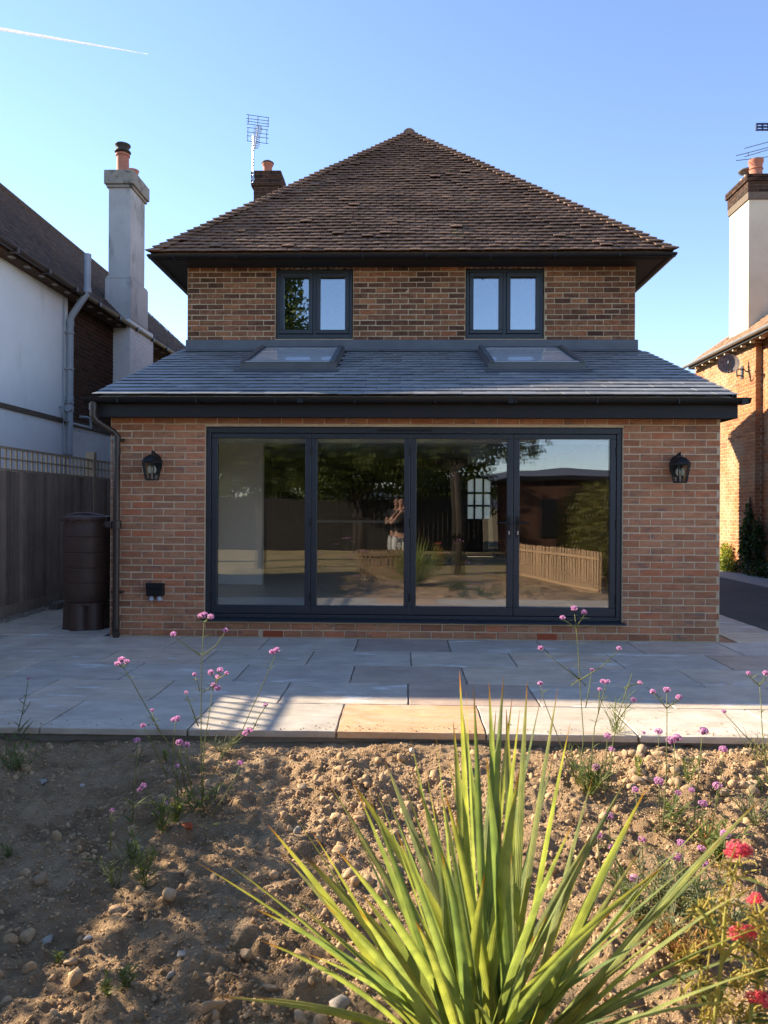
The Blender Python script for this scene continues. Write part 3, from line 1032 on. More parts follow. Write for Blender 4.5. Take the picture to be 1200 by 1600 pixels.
# eaves: soffit, fascia and gutters
ev = MB()
ev.box(EXL + 0.05, EXR - 0.05, EY + 0.05, UY + 0.0, EZ - 0.075, EZ - 0.055)
ev.box(EXL + 0.05, UXL, UY + 0.002, EB - 0.05, EZ - 0.075, EZ - 0.055)
ev.box(UXR, EXR - 0.05, UY + 0.002, EB - 0.05, EZ - 0.075, EZ - 0.055)
ev.box(EXL + 0.03, EXR - 0.03, EY + 0.03, EY + 0.05, EZ - 0.085, EZ - 0.012)
ev.box(EXL + 0.03, EXL + 0.05, EY + 0.052, EB - 0.05, EZ - 0.085, EZ - 0.012)
ev.box(EXR - 0.05, EXR - 0.03, EY + 0.052, EB - 0.05, EZ - 0.085, EZ - 0.012)
ev.build('soffit', soffit_m, house)


def gutter_mesh(m, a, b, r=0.052, outer=0.004, n=8):
    """half-round channel from a to b (open upwards)"""
    a, b = Vector(a), Vector(b)
    t = (b - a).normalized()
    sx = t.cross(Vector((0, 0, 1))).normalized()
    v, f = [], []
    for p in (a, b):
        for rr in (r, r - outer):
            for i in range(n + 1):
                an = PI + PI * i / n
                v.append(p + sx * rr * math.cos(an) + Vector((0, 0, rr * math.sin(an))))
    k = n + 1
    for i in range(n):
        f += [(i, i + 1, 2 * k + i + 1, 2 * k + i), (k + i, 3 * k + i, 3 * k + i + 1, k + i + 1)]
    f += [(0, 2 * k, 3 * k, k), (n, k + n, 3 * k + n, 2 * k + n)]
    f += [tuple(range(0, k)), tuple(range(2 * k + n, 2 * k - 1, -1))]
    m.add(v, f)


gt = MB()
gz = EZ - 0.028
gutter_mesh(gt, (EXL - 0.05, EY - 0.025, gz), (EXR + 0.05, EY - 0.025, gz))
gutter_mesh(gt, (EXL - 0.02, EB, gz), (EXL - 0.02, EY - 0.06, gz))
gutter_mesh(gt, (EXR + 0.02, EY - 0.06, gz), (EXR + 0.02, EB, gz))
for x in np.arange(EXL + 0.3, EXR, 0.85):
    gt.box(x - 0.008, x + 0.008, EY - 0.079, EY + 0.03, gz - 0.055, gz + 0.001)
gt.build('gutter', blackpl, house, smooth='auto')

# lean-to roof --------------------------------------------------------
LXL, LXR = -3.175, 3.30
LP = math.atan(0.3635)
lt = MB()
lt.prism([(7.40, lean_z(7.40) - 0.035), (UY, lean_z(UY) - 0.035), (UY, lean_z(UY) - 0.10), (7.40, lean_z(7.40) - 0.10)],
         lambda p, s: (LXL + 0.02 if s == 0 else LXR - 0.02, p[0], p[1]))
# (cut for roof lights is made by building the deck in strips)
SKY = [(-1.975, -0.828), (0.982, 2.118)]
SY0, SY1 = 8.72, 10.02
lt = MB()


def deck(x0, x1, y0, y1):
    lt.prism([(y0, lean_z(y0) - 0.035), (y1, lean_z(y1) - 0.035), (y1, lean_z(y1) - 0.10), (y0, lean_z(y0) - 0.10)],
             lambda p, s: (x0 if s == 0 else x1, p[0], p[1]))


deck(LXL + .02, LXR - .02, 7.475, SY0 + 0.05)
deck(LXL + .02, LXR - .02, SY1 - 0.05, UY)
for a, b in ((LXL + .02, SKY[0][0] + .05), (SKY[0][1] - .05, SKY[1][0] + .05), (SKY[1][1] - .05, LXR - .02)):
    deck(a, b, SY0 + 0.05, SY1 - 0.05)
lean = lt.build('lean_to_roof', whitep, house)


def slate_unit(seed, wdt=0.25, ln=0.33, th=0.006):
    q = random.Random(seed)
    j = lambda a: q.uniform(-a, a)
    v = []
    for z in (0, -th):
        for (x, y) in ((-.5, 0), (.5, 0), (.5, ln), (-.5, ln)):
            v.append((x * (wdt - 0.004) + j(.0015), y + j(.002), z + j(.0006)))
    return v, [(0, 1, 2, 3), (4, 7, 6, 5), (0, 4, 5, 1), (1, 5, 6, 2), (3, 2, 6, 7), (0, 3, 7, 4)]


SLU = [slate_unit(s) for s in range(5)]
GS = 0.188
slm = []
nr = int((UY - 7.36) / math.cos(LP) / GS)
for r in range(nr + 1):
    d = r * GS
    yy = 7.36 + d * math.cos(LP)
    if yy > UY - 0.1:
        break
    zz = lean_z(yy)
    off = (r % 2) * 0.125
    x = LXL - 0.25 + off
    while x < LXR:
        a, b = max(x, LXL), min(x + 0.25, LXR)
        spans = [(a, b)]
        for s0, s1 in SKY:
            if yy > SY0 - 0.12 and yy < SY1:
                ns = []
                for (p, q) in spans:
                    if q <= s0 or p >= s1:
                        ns.append((p, q))
                    else:
                        if p < s0:
                            ns.append((p, s0))
                        if q > s1:
                            ns.append((s1, q))
                spans = ns
        for (p, q) in spans:
            if q - p > 0.03:
                ln = 1.0 if yy < UY - 0.33 else max(0.3, (UY - yy - 0.005) / 0.33)
                M = (Matrix.Translation(((p + q) / 2, yy + R.uniform(-.004, .004), zz + 0.020 + R.uniform(0, .0015)))
                     @ Matrix.Rotation(LP - 0.066, 4, 'X') @ Euler((R.uniform(-.004, .004), R.uniform(-.003, .003), R.uniform(-.004, .004))).to_matrix().to_4x4()
                     @ Matrix.Diagonal(((q - p) / 0.25, ln, 1, 1)))
                slm.append((M, R.randrange(5)))
        x += 0.25
place_parts('slate', SLU, slm, slate_m, slate_i, lean, 300, 'slating', key=lambda p: p.y)
fl = MB()
xx = UXL - 0.02
while xx < UXR:
    b = min(xx + 1.38, UXR + 0.02)
    fl.prism([(UY - 0.014, lean_z(UY) + 0.01), (UY - 0.006, 3.69), (UY + 0.003, 3.69), (UY + 0.003, lean_z(UY) - 0.0)],
             lambda p, s, xx=xx, b=b: (xx if s == 0 else b + 0.02, p[0] - (0.003 if s == 0 else 0), p[1]))
    fl.prism([(UY - 0.17, lean_z(UY - 0.17) + 0.034), (UY - 0.012, lean_z(UY) + 0.022), (UY - 0.012, lean_z(UY) + 0.014), (UY - 0.17, lean_z(UY - 0.17) + 0.026)],
             lambda p, s, xx=xx, b=b: (xx - 0.03 if s == 0 else b + 0.02, p[0], p[1] + (0.002 if s == 0 else 0)))
    xx = b
    if b >= UXR + 0.019:
        break
fl.build('flashing', lead, house)


def skylight(x0, x1):
    Mx = lambda y, h: lean_z(y) + h
    s = MB()

    def strip(a, b, y0, y1, h0, h1, mi=0):
        s.prism([(y0, Mx(y0, h0)), (y1, Mx(y1, h0)), (y1, Mx(y1, h1)), (y0, Mx(y0, h1))], lambda p, q: (a if q == 0 else b, p[0], p[1]), mi)
    t = 0.085
    strip(x0, x1, SY0, SY0 + 0.075, -0.08, 0.105)
    strip(x0, x1, SY1 - 0.075, SY1, -0.08, 0.105)
    strip(x0, x0 + t, SY0 + 0.075, SY1 - 0.075, -0.08, 0.105)
    strip(x1 - t, x1, SY0 + 0.075, SY1 - 0.075, -0.08, 0.105)
    strip(x0 + 0.012, x0 + t - 0.02, SY0 - 0.012, SY1 - 0.08, 0.106, 0.128)
    strip(x1 - t + 0.02, x1 - 0.012, SY0 - 0.012, SY1 - 0.08, 0.106, 0.128)
    strip(x0 - 0.05, x1 + 0.05, SY0 - 0.14, SY0 - 0.002, 0.016, 0.024)
    o = s.build('skylight', darkgrey, house, bevel=0.004)
    g = MB()
    g.prism([(SY0 + 0.07, Mx(SY0 + 0.07, 0.078)), (SY1 - 0.07, Mx(SY1 - 0.07, 0.078)), (SY1 - 0.07, Mx(SY1 - .07, 0.095)), (SY0 + 0.07, Mx(SY0 + .07, 0.095))],
            lambda p, q: (x0 + t - .004 if q == 0 else x1 - t + .004, p[0], p[1]))
    g.build('pane', glass_sky, o)
    b = MB()
    strip2 = [(SY0 - 0.005, Mx(SY0, 0.1062)), (SY0 + 0.07, Mx(SY0 + .07, 0.1062)), (SY0 + 0.07, Mx(SY0 + .07, 0.114)), (SY0 - 0.005, Mx(SY0, 0.114))]
    b.prism(strip2, lambda p, q: (x0 + 0.07 if q == 0 else x1 - 0.07, p[0], p[1]))
    b.build('cover_strip', alu, o)


darkgrey = mat('grey_roof_light_frame', [(0.06, 0.063, 0.068), (0.08, 0.083, 0.088)], scale=5, rough=0.42, spec=0.5)
for a, b in SKY:
    skylight(a, b)

fc = MB()
FXL, FXR = -3.165, 3.325
fc.box(FXL, FXR, 7.45, 7.47, 2.272, 2.445)
fc.box(FXL, FXL + 0.018, 7.472, FY + 0.30, 2.272, 2.52)
fc.box(FXR - 0.018, FXR, 7.472, FY + 0.30, 2.272, 2.52)
fc.build('fascia', fascia_m, house, bevel=0.003)
fs = MB()
fs.box(FXL + 0.02, FXR - 0.02, 7.471, FY - 0.004, 2.285, 2.297)
fs.build('soffit_board', soffit_m, house)
fv = MB()
for yb in np.arange(7.5, UY - 0.1, 0.5):
    pass
for x in (LXL + 0.004, LXR - 0.024):
    fv.prism([(7.472, lean_z(7.472) - 0.012), (UY - 0.01, lean_z(UY) - 0.012), (UY - 0.01, lean_z(UY) - 0.15), (7.472, lean_z(7.472) - 0.15)],
             lambda p, s, x=x: (x if s == 0 else x + 0.02, p[0], p[1]))
fv.build('verge_board', fascia_m, house)
lg = MB()
gutter_mesh(lg, (-3.25, 7.385, 2.462), (3.405, 7.385, 2.462), 0.056)
for x in np.arange(-2.9, 3.3, 0.8):
    lg.box(x - 0.008, x + 0.008, 7.328, 7.449, 2.404, 2.462)
for x in (-1.05, 1.05, 3.34):
    lg.box(x - 0.03, x + 0.03, 7.327, 7.447, 2.403, 2.463)
lg.build('eaves_gutter', blackpl, house, smooth='auto')
dp = MB()
PXd, PYd = -3.0, 7.585
dp.tube([(-3.165, 7.385, 2.44), (-3.165, 7.385, 2.33), (-3.165, 7.385, 2.27), (-3.14, 7.40, 2.225), (-3.03, 7.565, 2.13), (PXd, PYd, 2.09), (PXd, PYd, 2.03), (PXd, PYd, 0.12)], 0.034, 14)
dp.tube([(PXd, PYd, 0.13), (PXd, PYd, 0.06), (PXd + 0.02, PYd - 0.04, 0.035), (PXd + 0.035, PYd - 0.075, 0.03)], 0.038, 14)
for z in (2.06, 1.93, 0.13):
    dp.tube([(PXd, PYd, z - 0.03), (PXd, PYd, z + 0.03)], 0.041, 14)
dp.tube([(-3.165, 7.385, 2.40), (-3.165, 7.385, 2.33)], 0.041, 14)
for z in (2.05, 0.46):
    dp.box(PXd - 0.06, PXd + 0.062, PYd + 0.012, FY - 0.001, z - 0.012, z + 0.012)
dp.build('downpipe', brownpl, house, smooth='auto')

# bifold doors --------------------------------------------------------
bf = MB()
bx0, bx1 = DX0 + 0.004, DX1 - 0.004
by0, by1 = FY + 0.03, FY + 0.11
bf.box(bx0, bx1, by0, by1, 2.135, DZ1 - 0.004)
bf.box(bx0, bx0 + 0.05, by0, by1, 0.235, 2.135)
bf.box(bx1 - 0.05, bx1, by0, by1, 0.235, 2.135)
bf.box(bx0, bx1, by0, by1, 0.195, 0.235)
bf.prism([(FY - 0.045, 0.165), (by0 + 0.06, 0.165), (by0 + 0.06, 0.194), (by0, 0.194), (FY - 0.045, 0.176)],
         lambda p, s: (DX0 - 0.03 if s == 0 else DX1 + 0.03, p[0], p[1]))
bif = bf.build('bifold_door', anth, house, bevel=0.004)
LB = [bx0 + 0.052, -0.981, 0.059, 1.131, bx1 - 0.052]
for i in range(4):
    a, b = LB[i] + 0.002, LB[i + 1] - 0.002
    s = MB()
    st = 0.062
    z0, z1 = 0.240, 2.131
    y0, y1 = FY + 0.038, FY + 0.100
    s.box(a, b, y0, y1, z0, z0 + 0.085)
    s.box(a, b, y0, y1, z1 - 0.05, z1)
    s.box(a, a + st, y0, y1, z0 + 0.085, z1 - 0.05)
    s.box(b - st, b, y0, y1, z0 + 0.085, z1 - 0.05)
    s.build('door_leaf', anth, bif, bevel=0.005)
    g = MB()
    tl = (0.0012, -0.0018, 0.0010, -0.0008)[i]
    g.box(a + st - .006, b - st + .006, y0 + 0.018, y0 + 0.040, z0 + 0.08, z1 - 0.045)
    cxm = (a + b) / 2
    ym = y0 + 0.029
    g.v = [(x, y + (x - cxm) * (tl * 2 if y < ym else tl * 2 + (0.0045, 0.0058, 0.005, 0.0035)[i]), z) for x, y, z in g.v]
    g.build('pane', glass_door, bif)
for x, sg in ((1.086, -1), (1.176, 1)):
    h = MB()
    h.box(x - 0.015, x + 0.015, FY + 0.024, FY + 0.037, 1.06, 1.275)
    h.tube([(x, FY + 0.03, 1.21), (x, FY - 0.012, 1.21)], 0.011, 10)
    h.tube([(x, FY - 0.012, 1.21), (x + sg * 0.03, FY - 0.02, 1.212), (x + sg * 0.115, FY - 0.018, 1.208)], [0.012, 0.0105, 0.009], 10)
    ho = h.build('handle', blackpl, bif, smooth='auto')
    k = MB()
    k.tube([(x, FY + 0.025, 1.115), (x, FY + 0.016, 1.115)], 0.0085, 12)
    k.box(x - 0.005, x + 0.005, FY + 0.018, FY + 0.0235, 1.085, 1.112)
    k.build('lock_cylinder', steel, bif)
for x in (0.059, -0.981, bx1 - 0.052, bx0 + 0.052):
    for z in (0.42, 1.2, 1.95):
        h = MB()
        h.tube([(x, FY + 0.032, z - 0.045), (x, FY + 0.032, z + 0.045)], 0.0085, 8)
        h.build('hinge', blackpl, bif)
tv = MB()
tv.box(-0.28, 0.28, FY + 0.018, FY + 0.0298, 2.158, 2.172)
tv.build('trickle_vent', blackpl, bif)

# interior ------------------------------------------------------------
it = MB()
it.box(XL + 0.29, XR - 0.29, FY + 0.285, BACKY - 0.29, -0.04, 0.193)
it.build('interior_floor', intfloor, house)
ic = MB()
ic.box(UXL + 0.28, UXR - 0.28, UY + 0.302, BACKY - 0.28, 2.36, 2.448)
ic.box(XL + 0.29, XR - 0.29, UY + 0.01, UY + 0.29, 2.255, 2.412)
ic.build('interior_ceiling', whitep, house)
il = MB()
il.box(XL + 0.282, XL + 0.295, FY + 0.292, 10.9, 0.194, 2.5)
il.box(XL + 0.296, -2.12, 10.92, 11.05, 0.194, 2.358)
il.box(XR - 0.295, XR - 0.282, FY + 0.292, 14.0, 0.194, 2.5)
il.build('interior_wall', plaster, house)
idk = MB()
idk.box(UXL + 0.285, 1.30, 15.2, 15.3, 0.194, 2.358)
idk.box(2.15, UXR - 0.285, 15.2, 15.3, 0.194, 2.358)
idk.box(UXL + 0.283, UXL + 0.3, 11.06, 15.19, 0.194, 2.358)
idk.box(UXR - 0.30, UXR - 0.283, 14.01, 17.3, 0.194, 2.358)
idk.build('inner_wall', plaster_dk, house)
isk = MB()
isk.box(XL + 0.297, -2.115, 10.897, 10.919, 0.194, 0.325)
isk.build('skirting', whitep, house, bevel=0.004)
fdm = MB()
fdm.box(1.385, 2.115, BACKY - 0.20, BACKY - 0.15, 0.194, 1.08)
fdm.box(1.385, 1.475, BACKY - 0.20, BACKY - 0.15, 1.08, 2.145)
fdm.box(2.02, 2.115, BACKY - 0.20, BACKY - 0.15, 1.08, 2.145)
fdm.prism([(1.475, 1.96), (1.56, 2.01), (1.66, 2.035), (1.75, 2.04), (1.84, 2.035), (1.94, 2.01), (2.02, 1.96), (2.02, 2.145), (1.475, 2.145)],
          lambda p, s: (p[0], BACKY - 0.20 if s == 0 else BACKY - 0.15, p[1]))
for x in (1.645, 1.85):
    fdm.box(x - 0.02, x + 0.02, BACKY - 0.199, BACKY - 0.151, 1.08, 2.03)
for z in (1.39, 1.69):
    fdm.box(1.475, 2.02, BACKY - 0.198, BACKY - 0.152, z - 0.022, z + 0.022)
fdo = fdm.build('front_door', darkwood, house)
for i, (a, b) in enumerate(((1.475, 1.625), (1.665, 1.83), (1.87, 2.02))):
    for j, (c, d) in enumerate(((1.08, 1.368), (1.412, 1.668), (1.712, 2.03))):
        g = MB()
        g.box(a - .003, b + .003, BACKY - 0.178, BACKY - 0.172, c - .003, d)
        g.build('pane', frosted, fdo)
ki = thing('kitchen_island', 'dark kitchen island with a pale worktop inside behind the glass doors', 'kitchen island', (-0.9, 14.3, 0.193))
m = MB()
m.box(-1.62, -0.16, 14.04, 14.75, 0.195, 1.05)
m.build('cabinet', kitchen_m, ki)
m = MB()
m.box(-1.66, -0.13, 14.0, 14.79, 1.052, 1.09)
m.build('worktop', whitep, ki)
kc = thing('wall_oven', 'black built-in oven tower against the dark inner kitchen wall', 'oven', (-1.2, 15.1, 0.193))
m = MB()
m.box(-1.75, 0.1, 14.85, 15.19, 0.195, 2.0)
m.build('oven_cabinet', kitchen_m, kc)
m = MB()
m.box(-1.1, -0.5, 14.835, 14.849, 1.25, 1.75)
m.build('oven_front', blackpl, kc)


# chimney of the house ---------------------------------------------------
def brick_stack(mb, x0, x1, y0, y1, z0, z1, C=0.075):
    """all four faces laid brick by brick (joined)"""
    res = []
    res += brick_mats(bond(0, x1 - x0, z0, z1, C=C), (x0, y0), 0)
    res += brick_mats(bond(0, y1 - y0, z0, z1, C=C, phase=.11), (x1, y0), PI / 2)
    res += brick_mats(bond(0, x1 - x0, z0, z1, C=C), (x1, y1), PI)
    res += brick_mats(bond(0, y1 - y0, z0, z1, C=C, phase=.11), (x0, y1), -PI / 2)
    return res


cx0, cx1, cy0, cy1 = -3.03, -2.52, 14.52, 15.05
cm = MB()
cm.box(cx0 + .008, cx1 - .008, cy0 + .008, cy1 - .008, 4.6, 7.98)
cm.box(cx0 - .035, cx1 + .035, cy0 - .035, cy1 + .035, 7.70, 7.995)
chim = cm.build('chimney', mortar_dark, house)
bl = brick_stack(cm, cx0, cx1, cy0, cy1, 6.4, 7.675)
bl += brick_stack(cm, cx0 - .045, cx1 + .045, cy0 - .045, cy1 + .045, 7.69, 7.99)
place_parts('brick', BU, bl, brick_dark, brick_dark, chim, 0, 'chimney_brickwork')
pm = MB()
pm.lathe([(0.105, 0), (0.105, 0.03), (0.092, 0.05), (0.088, 0.20), (0.10, 0.22), (0.112, 0.24), (0.112, 0.27), (0.08, 0.272), (0.075, 0.15)], (-2.80, 14.78, 7.99), 20)
pm.build('chimney_pot', terracotta, chim, smooth='auto')
pm = MB()
pm.lathe([(0.08, 0.272), (0.125, 0.275), (0.125, 0.29), (0.06, 0.33), (0.002, 0.34)], (-2.80, 14.78, 7.99), 20)
pm.build('pot_cowl', sootpot, chim, smooth='auto')

# aerial on the chimney ---------------------------------------------------
ax, ay = -3.03, 14.56
ta = thing('television_aerial', 'silver television aerial with a grid reflector on the dark brick chimney', 'aerial', (ax, ay, 7.95))
m = MB()
m.tube([(ax, ay - .08, 7.75), (ax, ay - .08, 8.68)], 0.019, 10)
m.box(ax - .03, ax + .03, ay - .10, ay - .046, 7.8, 7.84)
m.build('mast', steel, ta)
m = MB()
def P14(px, py, dy=0.0):
    return W(px, py, Y=ay - .08 + dy)
for (ya, yb) in ((179, 184), (185, 189), (189, 194), (193.5, 198)):
    m.tube([P14(385, ya, .2), P14(420.5, yb, .2)], 0.0055, 6)
for (ya, yb) in ((199, 203), (206, 210), (212, 216), (220, 224.5)):
    m.tube([P14(386, ya, .2), P14(419.5, yb, .2)], 0.0055, 6)
for (x, a, b) in ((388.5, 179, 193), (403.2, 181, 200), (419.2, 184, 198), (387.5, 199, 220), (417, 202, 224)):
    m.tube([P14(x, a, .2), P14(x - .6, b, .2)], 0.0065, 6)
m.build('reflector_grid', darkmetal, ta)
m = MB()
b0, b1 = P14(404, 197, .2), P14(398, 232, -0.75)
m.tube([b0, b1], 0.012, 8)
for i in range(11):
    p = b0.lerp(b1, 0.05 + 0.93 * i / 10)
    h = 0.075 + 0.012 * math.sin(i)
    for s in (-1, 1):
        m.tube([p + Vector((-h, 0, s * 0.015 + 0.05 * s)), p, p + Vector((h, 0, s * 0.015 - 0.03 * s))], 0.0045, 5)
m.build('yagi_boom', alu, ta)


# ------------------------------------------------------------------ things on the extension wall
def lantern(x, label):
    z0 = 1.625
    t = thing('wall_lantern', label, 'wall lantern', (x, FY, z0), 'outdoor lanterns beside the bifold doors')
    y = FY - 0.145
    m = MB()
    m.lathe([(0.001, 0), (0.055, 0.0), (0.062, 0.008), (0.062, 0.016), (0.0, 0.03)], (0, 0, 0), 20)
    m.v = [(x + a, FY - 0.002 - c * 0.9, z0 + 0.175 + b * 1.75) for a, b, c in m.v]
    m.build('back_plate', blackpl, t, smooth='auto')
    m = MB()
    m.tube([(x, FY - 0.02, z0 + 0.20), (x, FY - 0.06, z0 + 0.285), (x, y + 0.02, z0 + 0.30), (x, y, z0 + 0.262)], 0.011, 10)
    m.tube([(x, y, z0 + 0.26), (x, y, z0 + 0.315)], [0.012, 0.005], 8)
    m.build('arm', blackpl, t, smooth='auto')
    m = MB()
    n = 6
    prof = [(0.113, 0.188), (0.113, 0.198), (0.095, 0.222), (0.072, 0.246), (0.040, 0.262), (0.012, 0.268)]
    m.lathe(prof, (x, y, z0), n)
    m.build('cap', blackpl, t, bevel=0.003)
    m = MB()
    top, bot = 0.100, 0.068
    for i in range(n):
        a0, a1 = 2 * PI * i / n, 2 * PI * (i + 1) / n
        pt = lambda r, a, z: (x + r * math.cos(a), y + r * math.sin(a), z0 + z)
        m.bar(pt(top, a0, 0.188), pt(bot, a0, 0.012), 0.009, 0.009)
        m.bar(pt(bot, a0, 0.010), pt(bot, a1, 0.010), 0.012, 0.012)
        m.bar(pt(top, a0, 0.184), pt(top, a1, 0.184), 0.008, 0.008)
    m.lathe([(bot, 0.0), (bot, 0.008), (0.03, 0.009), (0.0, 0.009)], (x, y, z0), n)
    m.build('cage', blackpl, t)
    for i in range(n):
        a0, a1 = 2 * PI * i / n, 2 * PI * (i + 1) / n
        g = MB()
        q = [(top - .004, a0, 0.184), (top - .004, a1, 0.184), (bot - .004, a1, 0.014), (bot - .004, a0, 0.014)]
        o_ = [(x + r * math.cos(a), y + r * math.sin(a), z0 + z) for r, a, z in q]
        i_ = [(x + (r - .003) * math.cos(a), y + (r - .003) * math.sin(a), z0 + z) for r, a, z in q]
        g.add(o_ + i_, [(0, 1, 2, 3), (4, 7, 6, 5), (0, 4, 5, 1), (1, 5, 6, 2), (2, 6, 7, 3), (3, 7, 4, 0)])
        g.build('pane', glass_lamp, t)
    m = MB()
    for dx in (-0.022, 0.022):
        m.lathe([(0.012, 0.02), (0.012, 0.075)], (x + dx, y, z0), 10, 1)
        m.lathe([(0.013, 0.075), (0.022, 0.095), (0.024, 0.115), (0.016, 0.14), (0.003, 0.155)], (x + dx, y, z0), 12, 0)
    m.build('bulb', [bulb_m, blackpl], t, smooth='auto')


lantern(-2.60, 'black six-sided wall lantern on the brick pier above the outdoor socket')
lantern(2.777, 'black six-sided wall lantern on the brick pier beside the door with the sky reflection')

sk = thing('outdoor_socket', 'black outdoor socket box with two grey cable glands low on the brick pier', 'socket', (-2.59, FY, 0.48))
m = MB()
m.box(-2.682, -2.505, FY - 0.075, FY - 0.002, 0.425, 0.555)
m.box(-2.686, -2.501, FY - 0.082, FY - 0.06, 0.50, 0.562)
m.build('case', blackpl, sk, bevel=0.008)
for x in (-2.635, -2.553):
    m = MB()
    m.lathe([(0.010, -0.055), (0.026, -0.048), (0.028, -0.03), (0.02, -0.01), (0.016, 0.0)], (x, FY - 0.042, 0.4249), 14)
    m.build('cable_gland', greypl, sk, smooth='auto')

# ------------------------------------------------------------------ water butt
bx, by, br = -3.532, 8.12, 0.252
wb = thing('water_butt', 'dark brown plastic water butt on a stand beside the downpipe', 'water butt', (bx, by, 0))
m = MB()
prof = [(0.235, 0.0), (br, 0.03), (br + .004, 0.10)]
for z in (0.20, 0.36, 0.53, 0.70):
    prof += [(br + .005, z), (br - .001, z + 0.006), (br - .001, z + 0.012), (br + .005, z + 0.018)]
prof += [(br + .004, 0.82), (br - .01, 0.87), (br - .005, 0.885), (br - .005, 0.90)]
m.lathe(prof, (bx, by, 0.31), 48)
m.build('barrel', butt_m, wb, smooth='auto')
m = MB()
m.lathe([(br + .012, 0.0), (br + .014, 0.02), (br + .008, 0.034), (0.16, 0.05), (0.07, 0.058), (0.0, 0.06)], (bx, by, 1.205), 48)
for s in (-1, 1):
    m.tube([(bx - 0.19, by + s * 0.05 - .05, 1.245), (bx - 0.09, by + s * 0.06 - .05, 1.272), (bx + 0.03, by + s * 0.06 - .05, 1.278), (bx + 0.19, by + s * 0.03 - .05, 1.245)], 0.014, 8)
m.tube([(bx, by - 0.22, 1.23), (bx, by - 0.08, 1.272), (bx, by + 0.1, 1.27), (bx, by + 0.2, 1.24)], 0.012, 8)
for a in (200, 255, 300, 340):
    m.box(bx + 0.25 * math.cos(math.radians(a)) - .02, bx + 0.25 * math.cos(math.radians(a)) + .02, by + 0.25 * math.sin(math.radians(a)) - .02,
          by + 0.25 * math.sin(math.radians(a)) + .02, 1.19, 1.235)
m.build('lid', butt_m, wb, smooth='auto')
m = MB()
for a in range(0, 360, 60):
    cxx, cyy = bx + 0.15 * math.cos(math.radians(a + 20)), by + 0.15 * math.sin(math.radians(a + 20))
    m.lathe([(0.112, 0.0), (0.105, 0.02), (0.100, 0.27), (0.092, 0.29)], (cxx, cyy, 0.002), 20)
m.lathe([(0.235, 0.27), (0.235, 0.30), (0.22, 0.308)], (bx, by, 0.002), 32)
m.build('stand', butt_m, wb, smooth='auto')
dv_ = thing('rain_diverter', 'brown rain diverter linking the downpipe to the water butt', 'rain diverter', (PXd, PYd, 1.17))
m = MB()
m.lathe([(0.048, -0.045), (0.05, -0.04), (0.05, 0.04), (0.048, 0.045)], (PXd, PYd, 1.165), 16)
m.box(PXd - 0.11, PXd - 0.04, PYd - 0.04, PYd + 0.03, 1.135, 1.195)
m.build('collar', brownpl, dv_, bevel=0.004)
m = MB()
m.tube([(PXd - 0.10, PYd - 0.005, 1.165), (PXd - 0.2, PYd + 0.16, 1.155), (bx + 0.225, by - 0.12, 1.15)], 0.016, 10)
m.build('link_hose', blackpl, dv_, smooth='auto')

# ------------------------------------------------------------------ fence with trellis
FX = -4.80
fe = thing('closeboard_fence', 'dark weathered closeboard fence with a square trellis topping', 'fence', (FX, 6.2, 0))
bmesh_ = [mesh_from('fence_board', *(lambda q: ([(-.004 + q.uniform(-.001, .001), 0, 0), (0.010, 0, 0), (0.016, .116, 0), (-.001, .116, 0), (-.004, 0, 1), (.010, 0, 1), (.016, .116, 1), (-.001, .116, 1)],
          [(0, 3, 2, 1), (4, 5, 6, 7), (0, 1, 5, 4), (1, 2, 6, 5), (2, 3, 7, 6), (3, 0, 4, 7)]))(random.Random(s)), wood_f) for s in range(3)]
yy = 0.1
while yy < 12.9:
    o = bpy.data.objects.new('fence_board', R.choice(bmesh_))
    o.matrix_basis = (Matrix.Translation((FX + R.uniform(-.002, .002), yy, 0.15)) @ Euler((R.uniform(-.004, .004), 0, R.uniform(-.02, .02))).to_matrix().to_4x4()
                      @ Matrix.Diagonal((1, 1, 1.622 + R.uniform(-.006, .006), 1)))
    COL.objects.link(o)
    attach(o, fe)
    yy += 0.1
m = MB()
y0 = 0.1
for y1 in (2.15, 5.15, 8.12, 11.17, 12.98):
    m.box(FX - 0.035, FX + 0.01, y0 + 0.05 if y0 > 1 else y0, y1 - 0.05, -0.15, 0.149)
    y0 = y1
m.build('gravel_board', wood_f, fe)
for y1 in (2.15, 5.15, 8.12, 11.22):
    m = MB()
    m.box(FX - 0.10, FX + 0.0 if y1 < 11 else FX + 0.03, y1 - 0.05, y1 + 0.05, -0.3, 2.10 if y1 < 11 else 2.175)
    m.build('fence_post', wood_t, fe, bevel=0.006)
tr = MB()
tr.box(FX - 0.016, FX + 0.016, 0.1, 12.98, 1.773, 1.800)
tr.box(FX - 0.016, FX + 0.016, 0.1, 12.98, 2.034, 2.064)
trellis = tr.build('trellis', wood_t, fe)
m = MB()
m.box(FX - 0.014, FX + 0.006, 0.1, 12.98, 1.908, 1.930)
m.build('slat', wood_t, trellis)
tsm = mesh_from('slat', [(-.012 + a * .018, b * .024, c) for c in (0, 1) for a, b in ((0, 0), (1, 0), (1, 1), (0, 1))],
                [(0, 3, 2, 1), (4, 5, 6, 7), (0, 1, 5, 4), (1, 2, 6, 5), (2, 3, 7, 6), (3, 0, 4, 7)], wood_t)
yy = 0.16
while yy < 12.95:
    if min(abs(yy - q) for q in (2.15, 5.15, 8.12, 11.2)) > 0.07:
        o = bpy.data.objects.new('slat', tsm)
        o.matrix_basis = Matrix.Translation((FX - 0.0145, yy, 1.80)) @ Euler((R.uniform(-.03, .03), 0, 0)).to_matrix().to_4x4() @ Matrix.Diagonal((1, 1, 0.234, 1))
        COL.objects.link(o)
        attach(o, trellis)
    yy += 0.128
